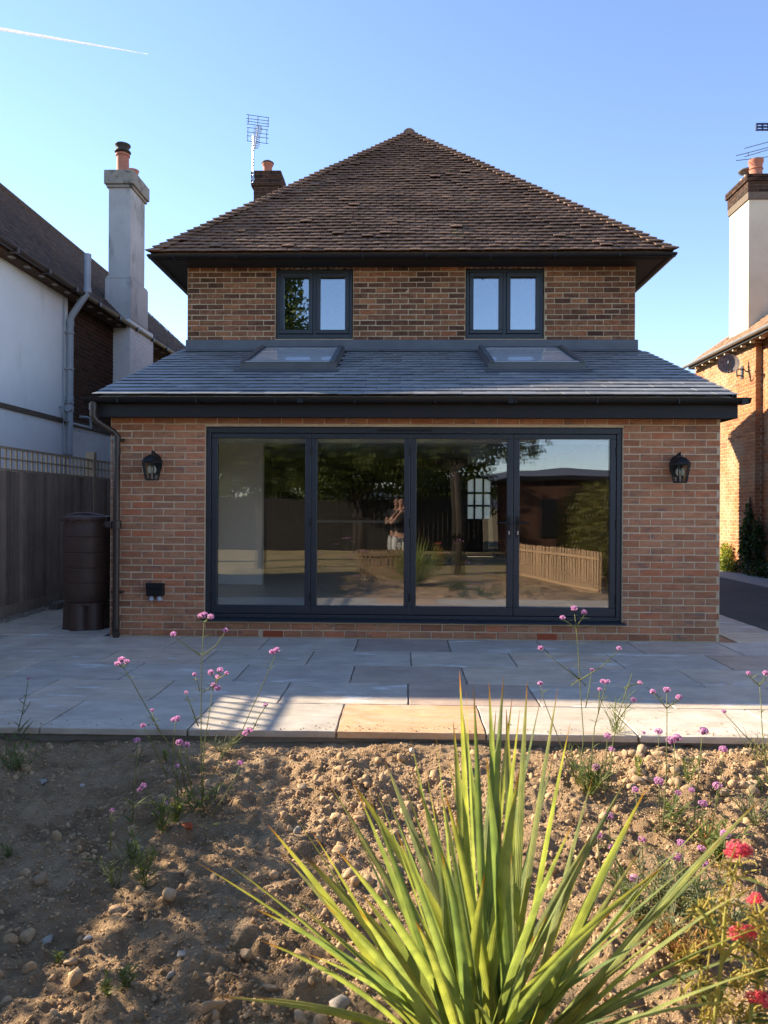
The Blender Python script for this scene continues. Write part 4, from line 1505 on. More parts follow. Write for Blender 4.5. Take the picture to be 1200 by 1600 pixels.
fcl = thing('climber', 'unseen leafy climber added over the near fence trellis to shade the soil', 'climber', (FX, 4.3, 0))  # out of view; added for the shade it casts on the bed
_v, _f = None, None
CLIMB = [(FX + .02, 4.7, 2.0, .14, .55, .22, .8), (FX + .02, 4.0, 2.12, .15, .45, .24, 1), (FX + .02, 3.2, 1.95, .14, .5, .18, .6), (FX + .02, 5.4, 1.9, .12, .4, .14, .4)]
sl_ = MB()
sl_.box(-4.62, -4.50, 9.45, 12.4, -0.02, 0.085)
sl_.box(-4.74, -4.625, 10.1, 12.4, -0.02, 0.14)
sleeper = tag(sl_.build('timber_sleeper', wood_s, bevel=0.008), 'long timber sleepers lying on the paving at the fence foot behind the water butt', 'timber')

# ------------------------------------------------------------------ neighbour on the left
lh = thing('white_house', 'white rendered neighbouring house with a brown tiled roof and grey chimney', 'house', (-5.6, 14, 0))
NX = -5.6
LYA, LYM, LYB = 9.78, 12.05, 23.7
m = MB()
m.box(NX - 7.5, NX, LYA, LYM, -0.1, 4.80)
m.build('wall', whitewash, lh)
m = MB()
m.box(NX - 7.5, NX - 0.05, LYM + 0.001, LYB, 2.80, 4.80)
bw = m.build('brown_brick_wall', mortar_dark, lh)
lay = bond(0, LYB - LYM, 2.80, 4.80, C=0.075)
place_parts('brick', BU, brick_mats(lay, (NX - 0.042, LYM + 0.0), PI / 2), brick_brown, brick_brown, bw, 0, 'brown_brickwork')
m = MB()
m.box(NX - 7.5, NX - 0.05, LYM + 0.001, LYB, -0.1, 2.70)
pw = m.build('painted_brick_wall', brick_white, lh)
lay = bond(0, 6.0, 0.9, 2.70, C=0.075)
place_parts('brick', BU, brick_mats(lay, (NX - 0.046, LYM), PI / 2), brick_white, brick_white, pw, 0, 'painted_brickwork')
m = MB()
m.box(NX - 0.10, NX + 0.028, LYA, LYM + 0.10, 2.705, 2.775)
m.box(NX - 0.10, NX - 0.015, LYM + 0.10, LYB, 2.702, 2.80)
m.build('timber_band', wood_band, lh)
# roof: hipped both ends
LEX, LEZ, LRX, LRZ = -5.36, 4.87, -8.55, 8.02
LH0, LH1 = 9.45, 24.0
rp = abs(LRX - LEX)
m = MB()
q = [(LEX, LH0, LEZ), (LEX, LH1, LEZ), (LRX, LH1 - rp, LRZ - .12), (LRX, LH0 + rp, LRZ), (2 * LRX - LEX, LH0, LEZ), (2 * LRX - LEX, LH1, LEZ)]
m.add(q, [(0, 1, 2, 3), (0, 3, 4), (4, 3, 2, 5), (1, 5, 2)])
m.box(2 * LRX - LEX, LEX - 0.03, LH0 + 0.03, LH1, LEZ - 0.09, LEZ - 0.03)
lroof = m.build('roof', tile_left, lh)
v, f = [], []
m = MB()
lp = math.atan2(LRZ - LEZ, rp)
nrl = 46
for r in range(nrl):
    t = r / nrl
    x = LEX - rp * t + 0.02
    z = LEZ + (LRZ - LEZ) * t + 0.012
    ya, yb = LH0 + rp * t, LH1 - rp * t
    y = ya + (r % 2) * 0.08
    st = 0.165
    while y < yb:
        jz = R.uniform(-.004, .008) - 0.12 * t * max(0, (y - LH0 - rp)) / 12
        x1, z1 = x - rp / nrl * 1.3, z + (LRZ - LEZ) / nrl * 1.3 - 0.014
        k = [(x, y, z + jz), (x, y + st - .004, z + jz), (x1, y + st - .004, z1 + jz), (x1, y, z1 + jz), (x, y, z + jz - .013), (x, y + st - .004, z + jz - .013)]
        m.add(k, [(0, 1, 2, 3), (0, 4, 5, 1)])
        y += st
m.build('roof_tiling', tile_left, lroof, kind='stuff')
m = MB()
m.tube([(LRX, LH0 + rp, LRZ + .03), (LRX, LH1 - rp, LRZ - .09)], 0.10, 10)
m.tube([(LRX, LH0 + rp, LRZ + .03), (LEX, LH0, LEZ + .02)], 0.07, 8)
m.build('ridge_tiles', tile_left, lroof)
m = MB()
gutter_mesh(m, (LEX + 0.045, LH1, LEZ - 0.02), (LEX + 0.045, LH0 - 0.05, LEZ - 0.02), 0.055)
for y in np.arange(LH0 + .4, LH1, 0.9):
    m.box(LEX - 0.02, LEX + 0.105, y - 0.03, y + 0.03, LEZ - 0.085, LEZ - 0.012)
m.build('gutter', brownpl, lh, smooth='auto')
for y in np.arange(LYA + 0.2, 17.5, 0.42):
    m = MB()
    m.box(LEX - 0.10, LEX - 0.03, y - 0.04, y + 0.04, LEZ - 0.112, LEZ - 0.092)
    m.build('rafter_foot', pathc, lh, bevel=0.004)
# soil pipe round the gutter
m = MB()
py_ = 12.0
m.tube([(-5.25, py_, 5.46), (-5.25, py_, 4.92), (-5.27, py_, 4.84), (-5.50, py_, 4.50), (-5.535, py_, 4.42), (-5.535, py_, 4.3), (-5.535, py_, 0.2)], 0.054, 14)
m.tube([(-5.25, py_, 5.38), (-5.25, py_, 5.50)], 0.060, 14)
for z in (4.90, 4.36, 3.12, 2.95, 2.05):
    xx = -5.25 if z > 4.8 else -5.535
    m.tube([(xx, py_, z - .04), (xx, py_, z + .04)], 0.063, 14)
for z in (4.2, 3.6, 3.05, 2.2):
    m.box(-5.60, -5.47, py_ - 0.075, py_ + 0.02, z - .012, z + .012)
m.tube([(-5.535, py_ - .02, 2.95), (-5.53, py_ - 0.09, 2.95)], 0.062, 14)
m.build('soil_pipe', greypl, lh, smooth='auto')
m = MB()
m.tube([(-5.58, 11.75, 2.95), (-5.53, 11.72, 2.94), (-5.53, 11.75, 2.84), (-5.53, 11.80, 2.74), (-5.53, 12.0, 2.715), (-5.50, 12.75, 2.71)], 0.021, 10)
m.tube([(-5.60, 12.5, 2.88), (-5.50, 12.6, 2.88), (-5.49, 12.7, 2.86), (-5.49, 12.72, 2.70)], 0.021, 10)
m.build('waste_pipe', greypl, lh, smooth='auto')
m = MB()
m.tube([(-5.575, 11.86, 0.2), (-5.575, 11.86, 4.75)], 0.012, 8)
m.build('thin_pipe', greypl, lh)
# chimney breast and stack
m = MB()
m.box(NX - 0.06, -5.315, 14.06, 15.36, -0.1, 4.955)
br_ = m.build('chimney_breast', brick_white, lh)
lay = bond(0, 1.3, 2.0, 4.9, C=0.075)
place_parts('brick', BU, brick_mats(lay, (-5.309, 14.06), PI / 2), brick_white, brick_white, br_, 0, 'painted_brickwork')
m = MB()
m.box(-5.82, -5.302, 14.075, 15.02, 4.957, 5.745)
m.prism([(-5.82, 5.745), (-5.302, 5.745), (-5.33, 5.80), (-5.77, 5.80)], lambda p, s: (p[0], 14.075 if s == 0 else 15.02, p[1]))
m.box(-5.765, -5.327, 14.10, 14.87, 5.80, 7.56)
st_ = m.build('chimney', cement, lh, bevel=0.012)
m = MB()
m.box(-5.80, -5.29, 14.065, 14.905, 7.50, 7.56)
m.box(-5.835, -5.255, 14.03, 14.94, 7.561, 7.83)
m.build('chimney_cap', capstone, st_, bevel=0.015)
m = MB()
c = (-5.56, 14.28, 7.83)
m.lathe([(0.135, 0), (0.135, 0.03), (0.12, 0.05), (0.115, 0.36), (0.135, 0.365), (0.135, 0.40), (0.11, 0.41), (0.105, 0.45)], c, 20)
m.build('chimney_pot', terracotta, st_, smooth='auto')
m = MB()
m.lathe([(0.13, 0.42), (0.155, 0.44), (0.15, 0.46), (0.11, 0.47), (0.105, 0.50), (0.12, 0.53), (0.15, 0.575), (0.145, 0.59), (0.09, 0.605), (0.0, 0.61)], c, 20)
m.build('pot_cowl', sootpot, st_, smooth='auto')
m = MB()
m.lathe([(0.12, 0), (0.11, 0.03), (0.10, 0.20), (0.115, 0.23), (0.12, 0.26), (0.09, 0.262), (0.085, 0.1)], (-5.50, 14.66, 7.83), 20)
m.build('chimney_pot', terracotta, st_, smooth='auto')

# ------------------------------------------------------------------ neighbour on the right
rh = thing('orange_brick_house', 'orange brick neighbouring house with a pale rendered chimney beyond the driveway', 'house', (7.1, 16, 0))
QX, QY1, QYS = 7.1, 18.25, 15.13
m = MB()
m.box(QX + 0.01, QX + 7, QYS + 0.01, QY1, -0.1, 4.76)
m.box(QX + 0.14, QX + 7, 8.0, QYS + 0.008, -0.1, 4.76)
rw = m.build('brick_wall', mortar, rh)
ms = brick_mats(bond(0, QY1 - QYS, 0.0, 4.725, C=0.075), (QX, QY1), -PI / 2)
ms += brick_mats(bond(0, 4.2, 0.0, 4.725, C=0.075), (QX + 0.13, QYS), -PI / 2)
ms += brick_mats(bond(0, 0.145, 0.0, 4.725, C=0.075), (QX, QYS), 0)
place_parts('brick', BU, ms, brick_red, brick_red, rw, 0, 'orange_brickwork')
REX, REZ = 6.90, 4.86
RP = 0.78
m = MB()
W_ = 3.6
m.add([(REX, 8, REZ), (REX, 18.2, REZ), (REX + W_, 18.2 - W_, REZ + W_ * RP), (REX + W_, 8, REZ + W_ * RP), (REX + 2 * W_, 18.2, REZ), (REX + 2 * W_, 8, REZ)],
      [(0, 3, 2, 1), (1, 2, 4), (2, 3, 5, 4)])
m.box(REX + 0.03, REX + 6, 8, 18.15, REZ - 0.09, REZ - 0.03)
rroof = m.build('roof', tile_right, rh)
m = MB()
for r in range(40):
    t = r / 40
    x = REX + W_ * t - 0.02
    z = REZ + W_ * RP * t + 0.012
    yb = 18.2 - W_ * t
    y = 12.0 + (r % 2) * 0.08
    while y < yb:
        jz = R.uniform(-.004, .008)
        y2 = min(y + 0.161, yb)
        x1, z1 = x + W_ / 40 * 1.3, z + W_ * RP / 40 * 1.3 - 0.014
        if not (7.25 < x < 8.1 and 15.8 < y < 16.9):
            m.add([(x, y, z + jz), (x, y2, z + jz), (x1, y2, z1 + jz), (x1, y, z1 + jz), (x, y, z + jz - .013), (x, y2, z + jz - .013)], [(0, 3, 2, 1), (0, 1, 5, 4)])
        y += 0.165
m.build('roof_tiling', tile_right, rroof, kind='stuff')
m = MB()
gutter_mesh(m, (REX - 0.045, 8, REZ - 0.02), (REX - 0.045, 18.28, REZ - 0.02), 0.055)
m.build('gutter', alu, rh, smooth='auto')
m = MB()
m.box(REX + 0.0, REX + 0.025, 8, 18.15, REZ - 0.12, REZ - 0.03)
m.box(REX + 0.026, QX - 0.001, QYS, 18.15, REZ - 0.12, REZ - 0.10)
m.build('fascia', soffit_m, rh)
for y in np.arange(12.6, 18.1, 0.40):
    m = MB()
    m.box(REX + 0.03, REX + 0.12, y - 0.022, y + 0.022, REZ - 0.165, REZ - 0.121)
    m.build('rafter_foot', cream, rh, bevel=0.003)
m = MB()
m.box(7.3, 8.06, 15.9, 16.83, 4.7, 7.95)
rs = m.build('chimney', cream, rh, bevel=0.008)
m = MB()
m.box(7.262 + .008, 8.10 - .008, 15.862 + .008, 16.868 - .008, 7.951, 8.49)
rcap = m.build('chimney_head', mortar_dark, rs)
bl = brick_stack(None, 7.28, 8.08, 15.88, 16.85, 7.95, 8.1)
bl += brick_stack(None, 7.262, 8.10, 15.862, 16.868, 8.1, 8.325)
bl += brick_stack(None, 7.225, 8.135, 15.825, 16.905, 8.325, 8.475)
place_parts('brick', BU, bl, brick_dark, brick_dark, rs, 0, 'chimney_brickwork')
m = MB()
c = (7.56, 16.15, 8.48)
m.lathe([(0.145, 0), (0.145, 0.09), (0.13, 0.11), (0.13, 0.20), (0.15, 0.215), (0.13, 0.235), (0.135, 0.33), (0.155, 0.36), (0.155, 0.42), (0.12, 0.422), (0.11, 0.3)], c, 20)
m.build('chimney_pot', terracotta, rs, smooth='auto')
m = MB()
c = (7.54, 16.55, 8.48)
m.lathe([(0.12, 0), (0.11, 0.14), (0.12, 0.15), (0.11, 0.17)], c, 18)
m.build('chimney_pot', terracotta, rs, smooth='auto')
m = MB()
m.lathe([(0.15, 0.14), (0.15, 0.17), (0.10, 0.20), (0.05, 0.21), (0.05, 0.30), (0.15, 0.33), (0.17, 0.36), (0.15, 0.39), (0.0, 0.42)], c, 18)
m.build('pot_cowl', cowl_m, rs, smooth='auto')
ra = thing('roof_aerial', 'old roof aerial with long thin rods above the pale rendered chimney', 'aerial', (8.0, 16.2, 8.45))
m = MB()
m.tube([(8.02, 16.35, 8.3), (8.02, 16.35, 9.95)], 0.02, 8)
m.build('mast', steel, ra)
m = MB()
for (a, b) in (((1163, 232), (1200, 222)), ((1150, 243.5), (1200, 230.5)), ((1163, 245), (1200, 234)), ((1150, 251), (1200, 245))):
    p, q = W(*a, Y=16.2), W(*b, Y=16.2)
    m.tube([p, q + (q - p) * 0.8], 0.007, 6)
m.tube([W(1169, 238, Y=16.2), W(1169, 243.5, Y=16.2)], 0.007, 6)
m.tube([(7.85, 16.2, 9.36), (8.02, 16.35, 9.40), (8.3, 16.2, 9.44)], 0.012, 6)
m.build('rod_array', darkmetal, ra)
m = MB()
c = W(1182, 203, Y=16.2)
w0, h0 = 0.50, 0.13
for i in range(3):
    m.box(c.x, c.x + w0, c.y - .02, c.y + .02, c.z + i * h0 / 2 - .012, c.z + i * h0 / 2 + .012)
for i in range(5):
    m.box(c.x + i * w0 / 4 - .015, c.x + i * w0 / 4 + .015, c.y - .022, c.y + .022, c.z - .012, c.z + h0 + .012)
m.tube([(8.02, 16.35, 9.68), (8.02, 16.2, 9.70)], 0.02, 6)
m.build('dipole_frame', navy_m, ra)

# satellite dish
sd = thing('satellite_dish', 'round grey satellite dish on a bracket below the eaves of the orange brick house', 'satellite dish', (7.1, 15.70, 4.25))
dc = Vector((6.74, 15.55, 4.385))
nrm = Vector((-0.36, -0.86, 0.30)).normalized()
ux = nrm.cross(Vector((0, 0, 1))).normalized()
uz = ux.cross(nrm)
m = MB()
v, f = [], []
rings, seg = 6, 28
for side in (0, 1):
    for i in range(rings + 1):
        rr = 0.215 * i / rings
        dep = -0.055 + 0.055 * (i / rings) ** 2 - side * 0.006
        for j in range(seg):
            an = 2 * PI * j / seg
            v.append(dc + ux * rr * math.cos(an) + uz * rr * 1.04 * math.sin(an) + nrm * dep)
    k = side * (rings + 1) * seg
    for i in range(rings):
        for j in range(seg):
            q = (k + i * seg + j, k + i * seg + (j + 1) % seg, k + (i + 1) * seg + (j + 1) % seg, k + (i + 1) * seg + j)
            f.append(q if side == 0 else tuple(reversed(q)))
m.add(v, f)
dish_m = mat('grey_dish_mesh', [(0.16, 0.13, 0.12), (0.22, 0.185, 0.17)], scale=14, rough=0.6, spots=((0.09, 0.075, 0.07), 16, 0.5, 0.1, (1, 1, 1)))
m.build('reflector', dish_m, sd, smooth=True)
m = MB()
foc = dc + nrm * 0.26 - uz * 0.10
m.tube([dc - nrm * 0.06 + uz * 0.0, dc - uz * 0.23 + nrm * 0.02, foc - uz * 0.03], 0.011, 8)
m.build('arm', darkmetal, sd)
m = MB()
m.tube([foc - uz * 0.04, foc + nrm * -0.01 + uz * 0.02], 0.022, 10)
m.tube([foc + uz * 0.0, foc - nrm * 0.07 + uz * 0.01], [0.018, 0.026], 10)
m.build('receiver', darkmetal, sd)
m = MB()
bk = Vector((7.095, 15.72, 4.25))
m.tube([dc - nrm * 0.055, Vector((6.84, 15.68, 4.36)), Vector((6.98, 15.72, 4.36)), Vector((6.99, 15.72, 4.14))], 0.016, 8)
m.tube([Vector((6.99, 15.72, 4.30)), Vector((7.09, 15.72, 4.30))], 0.014, 8)
m.tube([Vector((6.99, 15.72, 4.16)), Vector((7.09, 15.72, 4.16))], 0.014, 8)
m.box(7.085, 7.098, 15.67, 15.77, 4.10, 4.36)
m.build('wall_bracket', darkmetal, sd)


# ------------------------------------------------------------------ foliage helpers
def leaf_cloud(centers, n, size, aspect=0.55, jitter=0.5, q=None, drop=0.0):
    """many small bent leaves spread in ellipsoids: centers = (x, y, z, rx, ry, rz, weight)"""
    q = q or NR
    wts = np.array([c[6] for c in centers], float)
    wts /= wts.sum()
    ci = q.choice(len(centers), n, p=wts)
    C_ = np.array([c[:6] for c in centers])[ci]
    d = q.normal(size=(n, 3))
    d /= np.linalg.norm(d, axis=1)[:, None]
    rad = q.rand(n) ** (1 / 2.4)
    P = C_[:, :3] + d * rad[:, None] * C_[:, 3:6]
    a = q.normal(size=(n, 3))
    a[:, 2] -= drop
    a /= np.linalg.norm(a, axis=1)[:, None]
    b = q.normal(size=(n, 3))
    b -= a * (a * b).sum(1)[:, None]
    b /= np.linalg.norm(b, axis=1)[:, None]
    nn = np.cross(a, b)
    L = size * (1 - jitter + 2 * jitter * q.rand(n))[:, None]
    Wd = L * aspect * 0.5
    v = np.stack([P, P + a * L * 0.5 + b * Wd + nn * L * 0.06, P + a * L - nn * L * 0.10, P + a * L * 0.5 - b * Wd + nn * L * 0.06], 1).reshape(-1, 3)
    k = np.arange(n) * 4
    f = np.concatenate([np.stack([k, k + 1, k + 2], 1), np.stack([k, k + 2, k + 3], 1)])
    return v, f


def fast_mesh(name, v, f, m, parent=None, kind=None):
    v = np.asarray(v, float)
    f = np.asarray(f, int)
    me = bpy.data.meshes.new(name)
    me.vertices.add(len(v))
    me.vertices.foreach_set('co', v.ravel())
    me.loops.add(f.size)
    me.loops.foreach_set('vertex_index', f.ravel())
    me.polygons.add(len(f))
    me.polygons.foreach_set('loop_start', np.arange(0, f.size, f.shape[1]))
    me.materials.append(m)
    me.update(calc_edges=True)
    o = bpy.data.objects.new(name, me)
    COL.objects.link(o)
    attach(o, parent)
    if kind:
        o['kind'] = kind
    return o


def blade(m, base, tip, wd, bow=0.1, n=5, fold=0.25, side=None, mi=0):
    """narrow leaf from base to tip, arching by bow (upwards) and folded along its midrib"""
    base, tip = Vector(base), Vector(tip)
    d = tip - base
    L = d.length
    ctrl = base.lerp(tip, 0.5) + Vector((0, 0, bow * L))
    sd_ = side or d.cross(Vector((0, 0, 1)))
    if sd_.length < 1e-5:
        sd_ = Vector((1, 0, 0))
    sd_.normalize()
    v, f = [], []
    for i in range(n + 1):
        t = i / n
        p = base * (1 - t) ** 2 + ctrl * 2 * t * (1 - t) + tip * t * t
        tg = ((ctrl - base) * (1 - t) + (tip - ctrl) * t).normalized()
        up = sd_.cross(tg).normalized()
        w_ = wd * (0.55 + 1.2 * t if t < 0.3 else 0.91 * (1 - ((t - 0.3) / 0.7) ** 1.6)) * 0.5
        w_ = max(w_, 0.0004)
        v += [p - sd_ * w_ + up * w_ * fold, p, p + sd_ * w_ + up * w_ * fold]
    for i in range(n):
        a = i * 3
        f += [(a, a + 1, a + 4, a + 3), (a + 1, a + 2, a + 5, a + 4)]
    m.add(v, f, mi)


_v, _f = leaf_cloud(CLIMB, 850, 0.075)
fast_mesh('foliage', _v, _f, ivy_leaf, fcl)
m = MB()
m.tube([(FX + .04, 4.3, -.1), (FX + .05, 4.2, 1.0), (FX + .04, 4.5, 1.9)], .014, 6)
m.build('stem', bark, fcl)

# ------------------------------------------------------------------ loose earth: clods (stuff) and single stones
ICO = None


def ico(sub):
    import bmesh
    b = bmesh.new()
    bmesh.ops.create_icosphere(b, subdivisions=sub, radius=1.0)
    b.verts.ensure_lookup_table()
    v = np.array([x.co[:] for x in b.verts])
    f = np.array([[y.index for y in x.verts] for x in b.faces])
    b.free()
    return v, f


IC1, IC2 = ico(1), ico(2)


def rough_rock(base, q, rough=0.25, cut=2):
    v = base[0].copy()
    v = v * (1 + rough * (q.rand(len(v), 1) - 0.5))
    for _ in range(cut):      # chop flat faces
        d = q.normal(size=3)
        d /= np.linalg.norm(d)
        h = 0.42 + 0.33 * q.rand()
        s = v @ d
        v = np.where((s > h)[:, None], v - np.outer(s - h, d), v)
    return v


VAR = [(rough_rock(IC1, NR, 0.75, 6), IC1[1]) for _ in range(24)]
VARB = [(rough_rock(IC2, NR, 0.16, 11), IC2[1]) for _ in range(10)]


def rotm(q):
    a = q.rand(3) * 2 * PI
    return np.array(Euler(a).to_matrix())


def lump(q):
    """crumbly clod: an irregular many-bumped lump"""
    v = IC2[0].copy()
    d = q.normal(size=(9, 3))
    d /= np.linalg.norm(d, axis=1)[:, None]
    am = q.uniform(-0.35, 0.45, 9)
    r = 1 + sum(am[a] * np.exp(-((1 - v @ d[a]) / 0.22) ** 2) for a in range(9))
    v = v * r[:, None] * (1 + 0.16 * (q.rand(len(v), 1) - 0.5)) * np.array([1, q.uniform(.7, 1), q.uniform(.55, .85)])
    return v, IC2[1]


LUMP = [lump(NR) for _ in range(24)]


def scatter(n, units, smin, smean, powr, smax, sink, dmin, gain):
    ys_ = 1.75 + (4.455 - 1.75) * NR.rand(n) ** 0.85
    xs_ = (NR.rand(n) - 0.5) * 2 * (0.60 * ys_ + 0.15) - 0.02
    z_ = np.clip(smin + smean * NR.exponential(1.0, n) ** powr, smin, smax)
    heap = np.exp(-((xs_ - 1.7) / 0.8) ** 2 - ((ys_ - 4.05) / 0.35) ** 2) + 0.6 * np.exp(-((xs_ + .25) / .4) ** 2 - ((ys_ - 3.6) / .4) ** 2)
    dn = vnoise(xs_ * 2.2 + 4, ys_ * 2.2) + 0.5 + 0.5 * heap + 0.5 * vnoise(xs_ * 6, ys_ * 6 + 8)
    ok = np.nonzero(NR.rand(n) < np.clip(dn * gain - 0.2, dmin, 1.0))[0]
    h_ = soil_h(xs_, ys_)
    nv = len(units[0][0])
    V_, F_ = [], []
    for c, i in enumerate(ok):
        vv, ff = units[i % len(units)]
        V_.append((vv * z_[i]) @ rotm(NR).T + np.array([xs_[i], ys_[i], h_[i] - z_[i] * sink]))
        F_.append(ff + c * nv)
    return np.concatenate(V_), np.concatenate(F_)


v, f = scatter(95000, VAR, 0.0017, 0.0018, 1.3, 0.008, -0.15, 0.45, 1.25)
tag(fast_mesh('soil_crumbs', v, f, clod_m), kind='stuff')
V_, F_ = [], []
for i in range(420):      # soil spilt over the patio edge
    y = 4.50 + abs(NR.normal()) * 0.10
    x = -2.6 + 5.2 * NR.rand()
    z = 0.0012 + 0.0022 * NR.exponential(1.0)
    V_.append((VAR[i % 24][0] * min(z, .007)) @ rotm(NR).T + np.array([x, y, 0.003]))
    F_.append(VAR[i % 24][1] + i * 12)
tag(fast_mesh('spilt_soil', np.concatenate(V_), np.concatenate(F_), clod_m), kind='stuff')
v, f = scatter(9500, LUMP, 0.005, 0.0042, 1.25, 0.028, 0.15, 0.12, 0.95)
tag(fast_mesh('soil_clods', v, f, clod_m), kind='stuff')

mt = MB()
for i in range(170):
    y = 1.85 + 2.5 * R.random()
    x = (R.random() - .5) * 2 * (.58 * y)
    L = R.uniform(.02, .09)
    a = R.uniform(0, 2 * PI)
    p = [Vector((x + math.cos(a + R.uniform(-.3, .3) * j) * L * j / 3, y + math.sin(a) * L * j / 3, 0)) for j in range(4)]
    for u in p:
        u.z = sh(u.x, u.y) + R.uniform(.003, .010)
    mt.tube(p, [.0011, .0013, .0010, .0006], 5)
tag(mt.build('dry_twigs', dry_grass), kind='stuff')
VV, FF, k = [], [], 0
for i in range(900):
    y = 8.0 + 4.6 * NR.rand()
    x = -4.77 + 0.16 * NR.rand() if y > 8.4 else -4.77 + 0.15 * NR.rand()
    vv, ff = VAR[i % 24]
    s = 0.010 + 0.012 * NR.rand()
    VV.append((vv * s * np.array([1, .8, .6])) @ rotm(NR).T + np.array([x, y, 0.004 + 0.01 * NR.rand()]))
    FF.append(ff + k)
    k += len(vv)
tag(fast_mesh('gravel_strip', np.concatenate(VV), np.concatenate(FF), gravel_m), kind='stuff')


def stone(px, py, wpx, label, m, flat=0.65, seed=0, group=None, name='stone', dims=None):
    p = W(px, py, Z=-0.06)
    h = sh(p.x, p.y)
    p = W(px, py, Z=h)
    r = wpx / 2 * p.y / F_PX
    q = np.random.RandomState(seed + int(px * 7 + py))
    vv, ff = VARB[q.randint(10)]
    d = dims or (1.0, 0.65 + 0.3 * q.rand(), flat)
    if m is stone_tan and name == 'stone' and q.rand() < 0.25:
        vv, ff = lump(q)
    v = (vv * r * np.array(d)) @ np.array(Euler((q.uniform(-.25, .25), q.uniform(-.25, .25), q.uniform(0, 6))).to_matrix()).T
    v[:, 2] += r * d[2] * 0.35
    o = fast_mesh(name, v, ff, m)
    o.location = (p.x, p.y, sh(p.x, p.y))
    return tag(o, label, 'stone', group)


ST = [
    (65, 1385, 29, 'rounded pale stone alone on the shaded bare soil', stone_tan, .8),
    (262, 1400, 38, 'angular tan rock beside the small weeds left of the spiky plant', stone_tan, .7),
    (386, 1499, 32, 'wedge shaped brown stone tilted up near the spiky plant leaves', stone_tan, .75),
    (332, 1578, 44, 'large rough round stone under the lowest spiky leaf', stone_tan, .85),
    (75, 1460, 34, 'long flat pale stone on the shaded soil below the rounded stone', stone_gry, .4),
    (66, 1222, 27, 'flat dark slate piece lying on shaded soil near the patio', stone_gry, .3),
    (129, 1226, 11, 'small white flint on the shaded soil beside the slate piece', stone_pale, .6),
    (597, 1220, 27, 'square brown block of stone standing in the sunlit soil', stone_tan, .85),
    (570, 1229, 26, 'lumpy ochre clod against the square brown block', stone_tan, .75),
    (544, 1206, 18, 'pale buff stone up the slope from the square brown block', stone_tan, .7),
    (644, 1175, 17, 'white flint in the soil close to the patio edge', stone_pale, .8),
    (607, 1207, 20, 'yellowish stone just behind the square brown block', stone_tan, .7),
    (464, 1312, 18, 'pale grey pointed flint left of the tallest left-leaning leaves', stone_gry, 1.0),
    (439, 1358, 13, 'upright tan flint in the sunlit soil by the thin left leaves', stone_tan, 1.3),
    (508, 1252, 20, 'dark lump of earth in the shadowed hollow of sunlit soil', stone_tan, .8),
    (470, 1238, 26, 'broad flat clod at the lip of the shadowed hollow', stone_tan, .5),
    (240, 1557, 20, 'smooth oval stone at the near edge of the soil', stone_tan, .6),
    (266, 1527, 18, 'grey blunt stone among the near clods', stone_gry, .8),
    (110, 1508, 24, 'tan stone beside the tuft in the dappled soil', stone_tan, .6),
    (138, 1474, 15, 'cream stone in the bright dapple of light', stone_pale, .7),
    (420, 1545, 30, 'yellow-brown flat stone half hidden below the spiky leaves', stone_tan, .5),
    (285, 1490, 26, 'tilted grey-brown stone above the wedge shaped one', stone_gry, .6),
    (530, 1580, 40, 'pale grey cobble beneath the spiky plant', stone_gry, .7),
    (622, 1345, 24, 'grey lump between the spiky leaves', stone_gry, .7),
    (545, 1375, 28, 'brown clod seen between the left leaves', stone_tan, .7),
]
for i, (px, py, wp, lb, mm, fl_) in enumerate(ST):
    stone(px, py, wp, lb, mm, fl_, seed=i)
sb = stone(294, 1306, 30, 'broken red brick shard at the foot of the left verbena', airbrick, .45, seed=9, name='brick_shard')
sb['category'] = 'brick shard'
q = random.Random(4)
for i in range(44):
    a = q.random()
    px = 985 + 205 * a + q.uniform(-8, 8)
    py = 1172 + 62 * q.random() ** 1.2 + 4 * a
    stone(px, py, q.uniform(13, 27), 'tan rubble stone in the sunlit heap along the right of the patio edge', stone_tan, q.uniform(.5, .8), seed=100 + i,
          group='rubble stones along the patio edge')

# ------------------------------------------------------------------ the spiky plant in front
m_ = bpy.data.materials.new('spiky_leaf')
m_.use_nodes = True
t = m_.node_tree
b = t.nodes['Principled BSDF']
at = _n(t, 'ShaderNodeAttribute', attribute_name='along')
ac = _n(t, 'ShaderNodeAttribute', attribute_name='across')
oi = _n(t, 'ShaderNodeObjectInfo')
rp1 = _ramp(t, [(0.29, 0.30, 0.16), (0.245, 0.280, 0.135), (0.24, 0.275, 0.14), (0.30, 0.285, 0.12), (0.28, 0.13, 0.025), (0.20, 0.08, 0.025)], [0.0, 0.35, 0.8, 0.93, 0.965, 1.0])
t.links.new(at.outputs['Fac'], rp1.inputs[0])
rr = _ramp(t, [(0.62, 0.78, 0.72), (0.95, 1.0, 0.85), (1.2, 1.15, 0.75), (0.8, 0.95, 0.9), (1.3, 1.2, 0.7)])
t.links.new(oi.outputs['Random'], rr.inputs[0])
mx = _n(t, 'ShaderNodeMix', data_type='RGBA', blend_type='MULTIPLY')
mx.inputs[0].default_value = 1
t.links.new(rp1.outputs[0], mx.inputs[6])
t.links.new(rr.outputs[0], mx.inputs[7])
ma = _n(t, 'ShaderNodeMath', operation='MULTIPLY')
ma.inputs[1].default_value = 44.0
t.links.new(ac.outputs['Fac'], ma.inputs[0])
si = _n(t, 'ShaderNodeMath', operation='SINE')
t.links.new(ma.outputs[0], si.inputs[0])
geo = _n(t, 'ShaderNodeNewGeometry')
nz = _n(t, 'ShaderNodeTexNoise')
nz.inputs['Scale'].default_value = 16
t.links.new(geo.outputs['Position'], nz.inputs['Vector'])
ad = _n(t, 'ShaderNodeMath', operation='MULTIPLY_ADD')
ad.inputs[1].default_value = 0.16
t.links.new(si.outputs[0], ad.inputs[0])
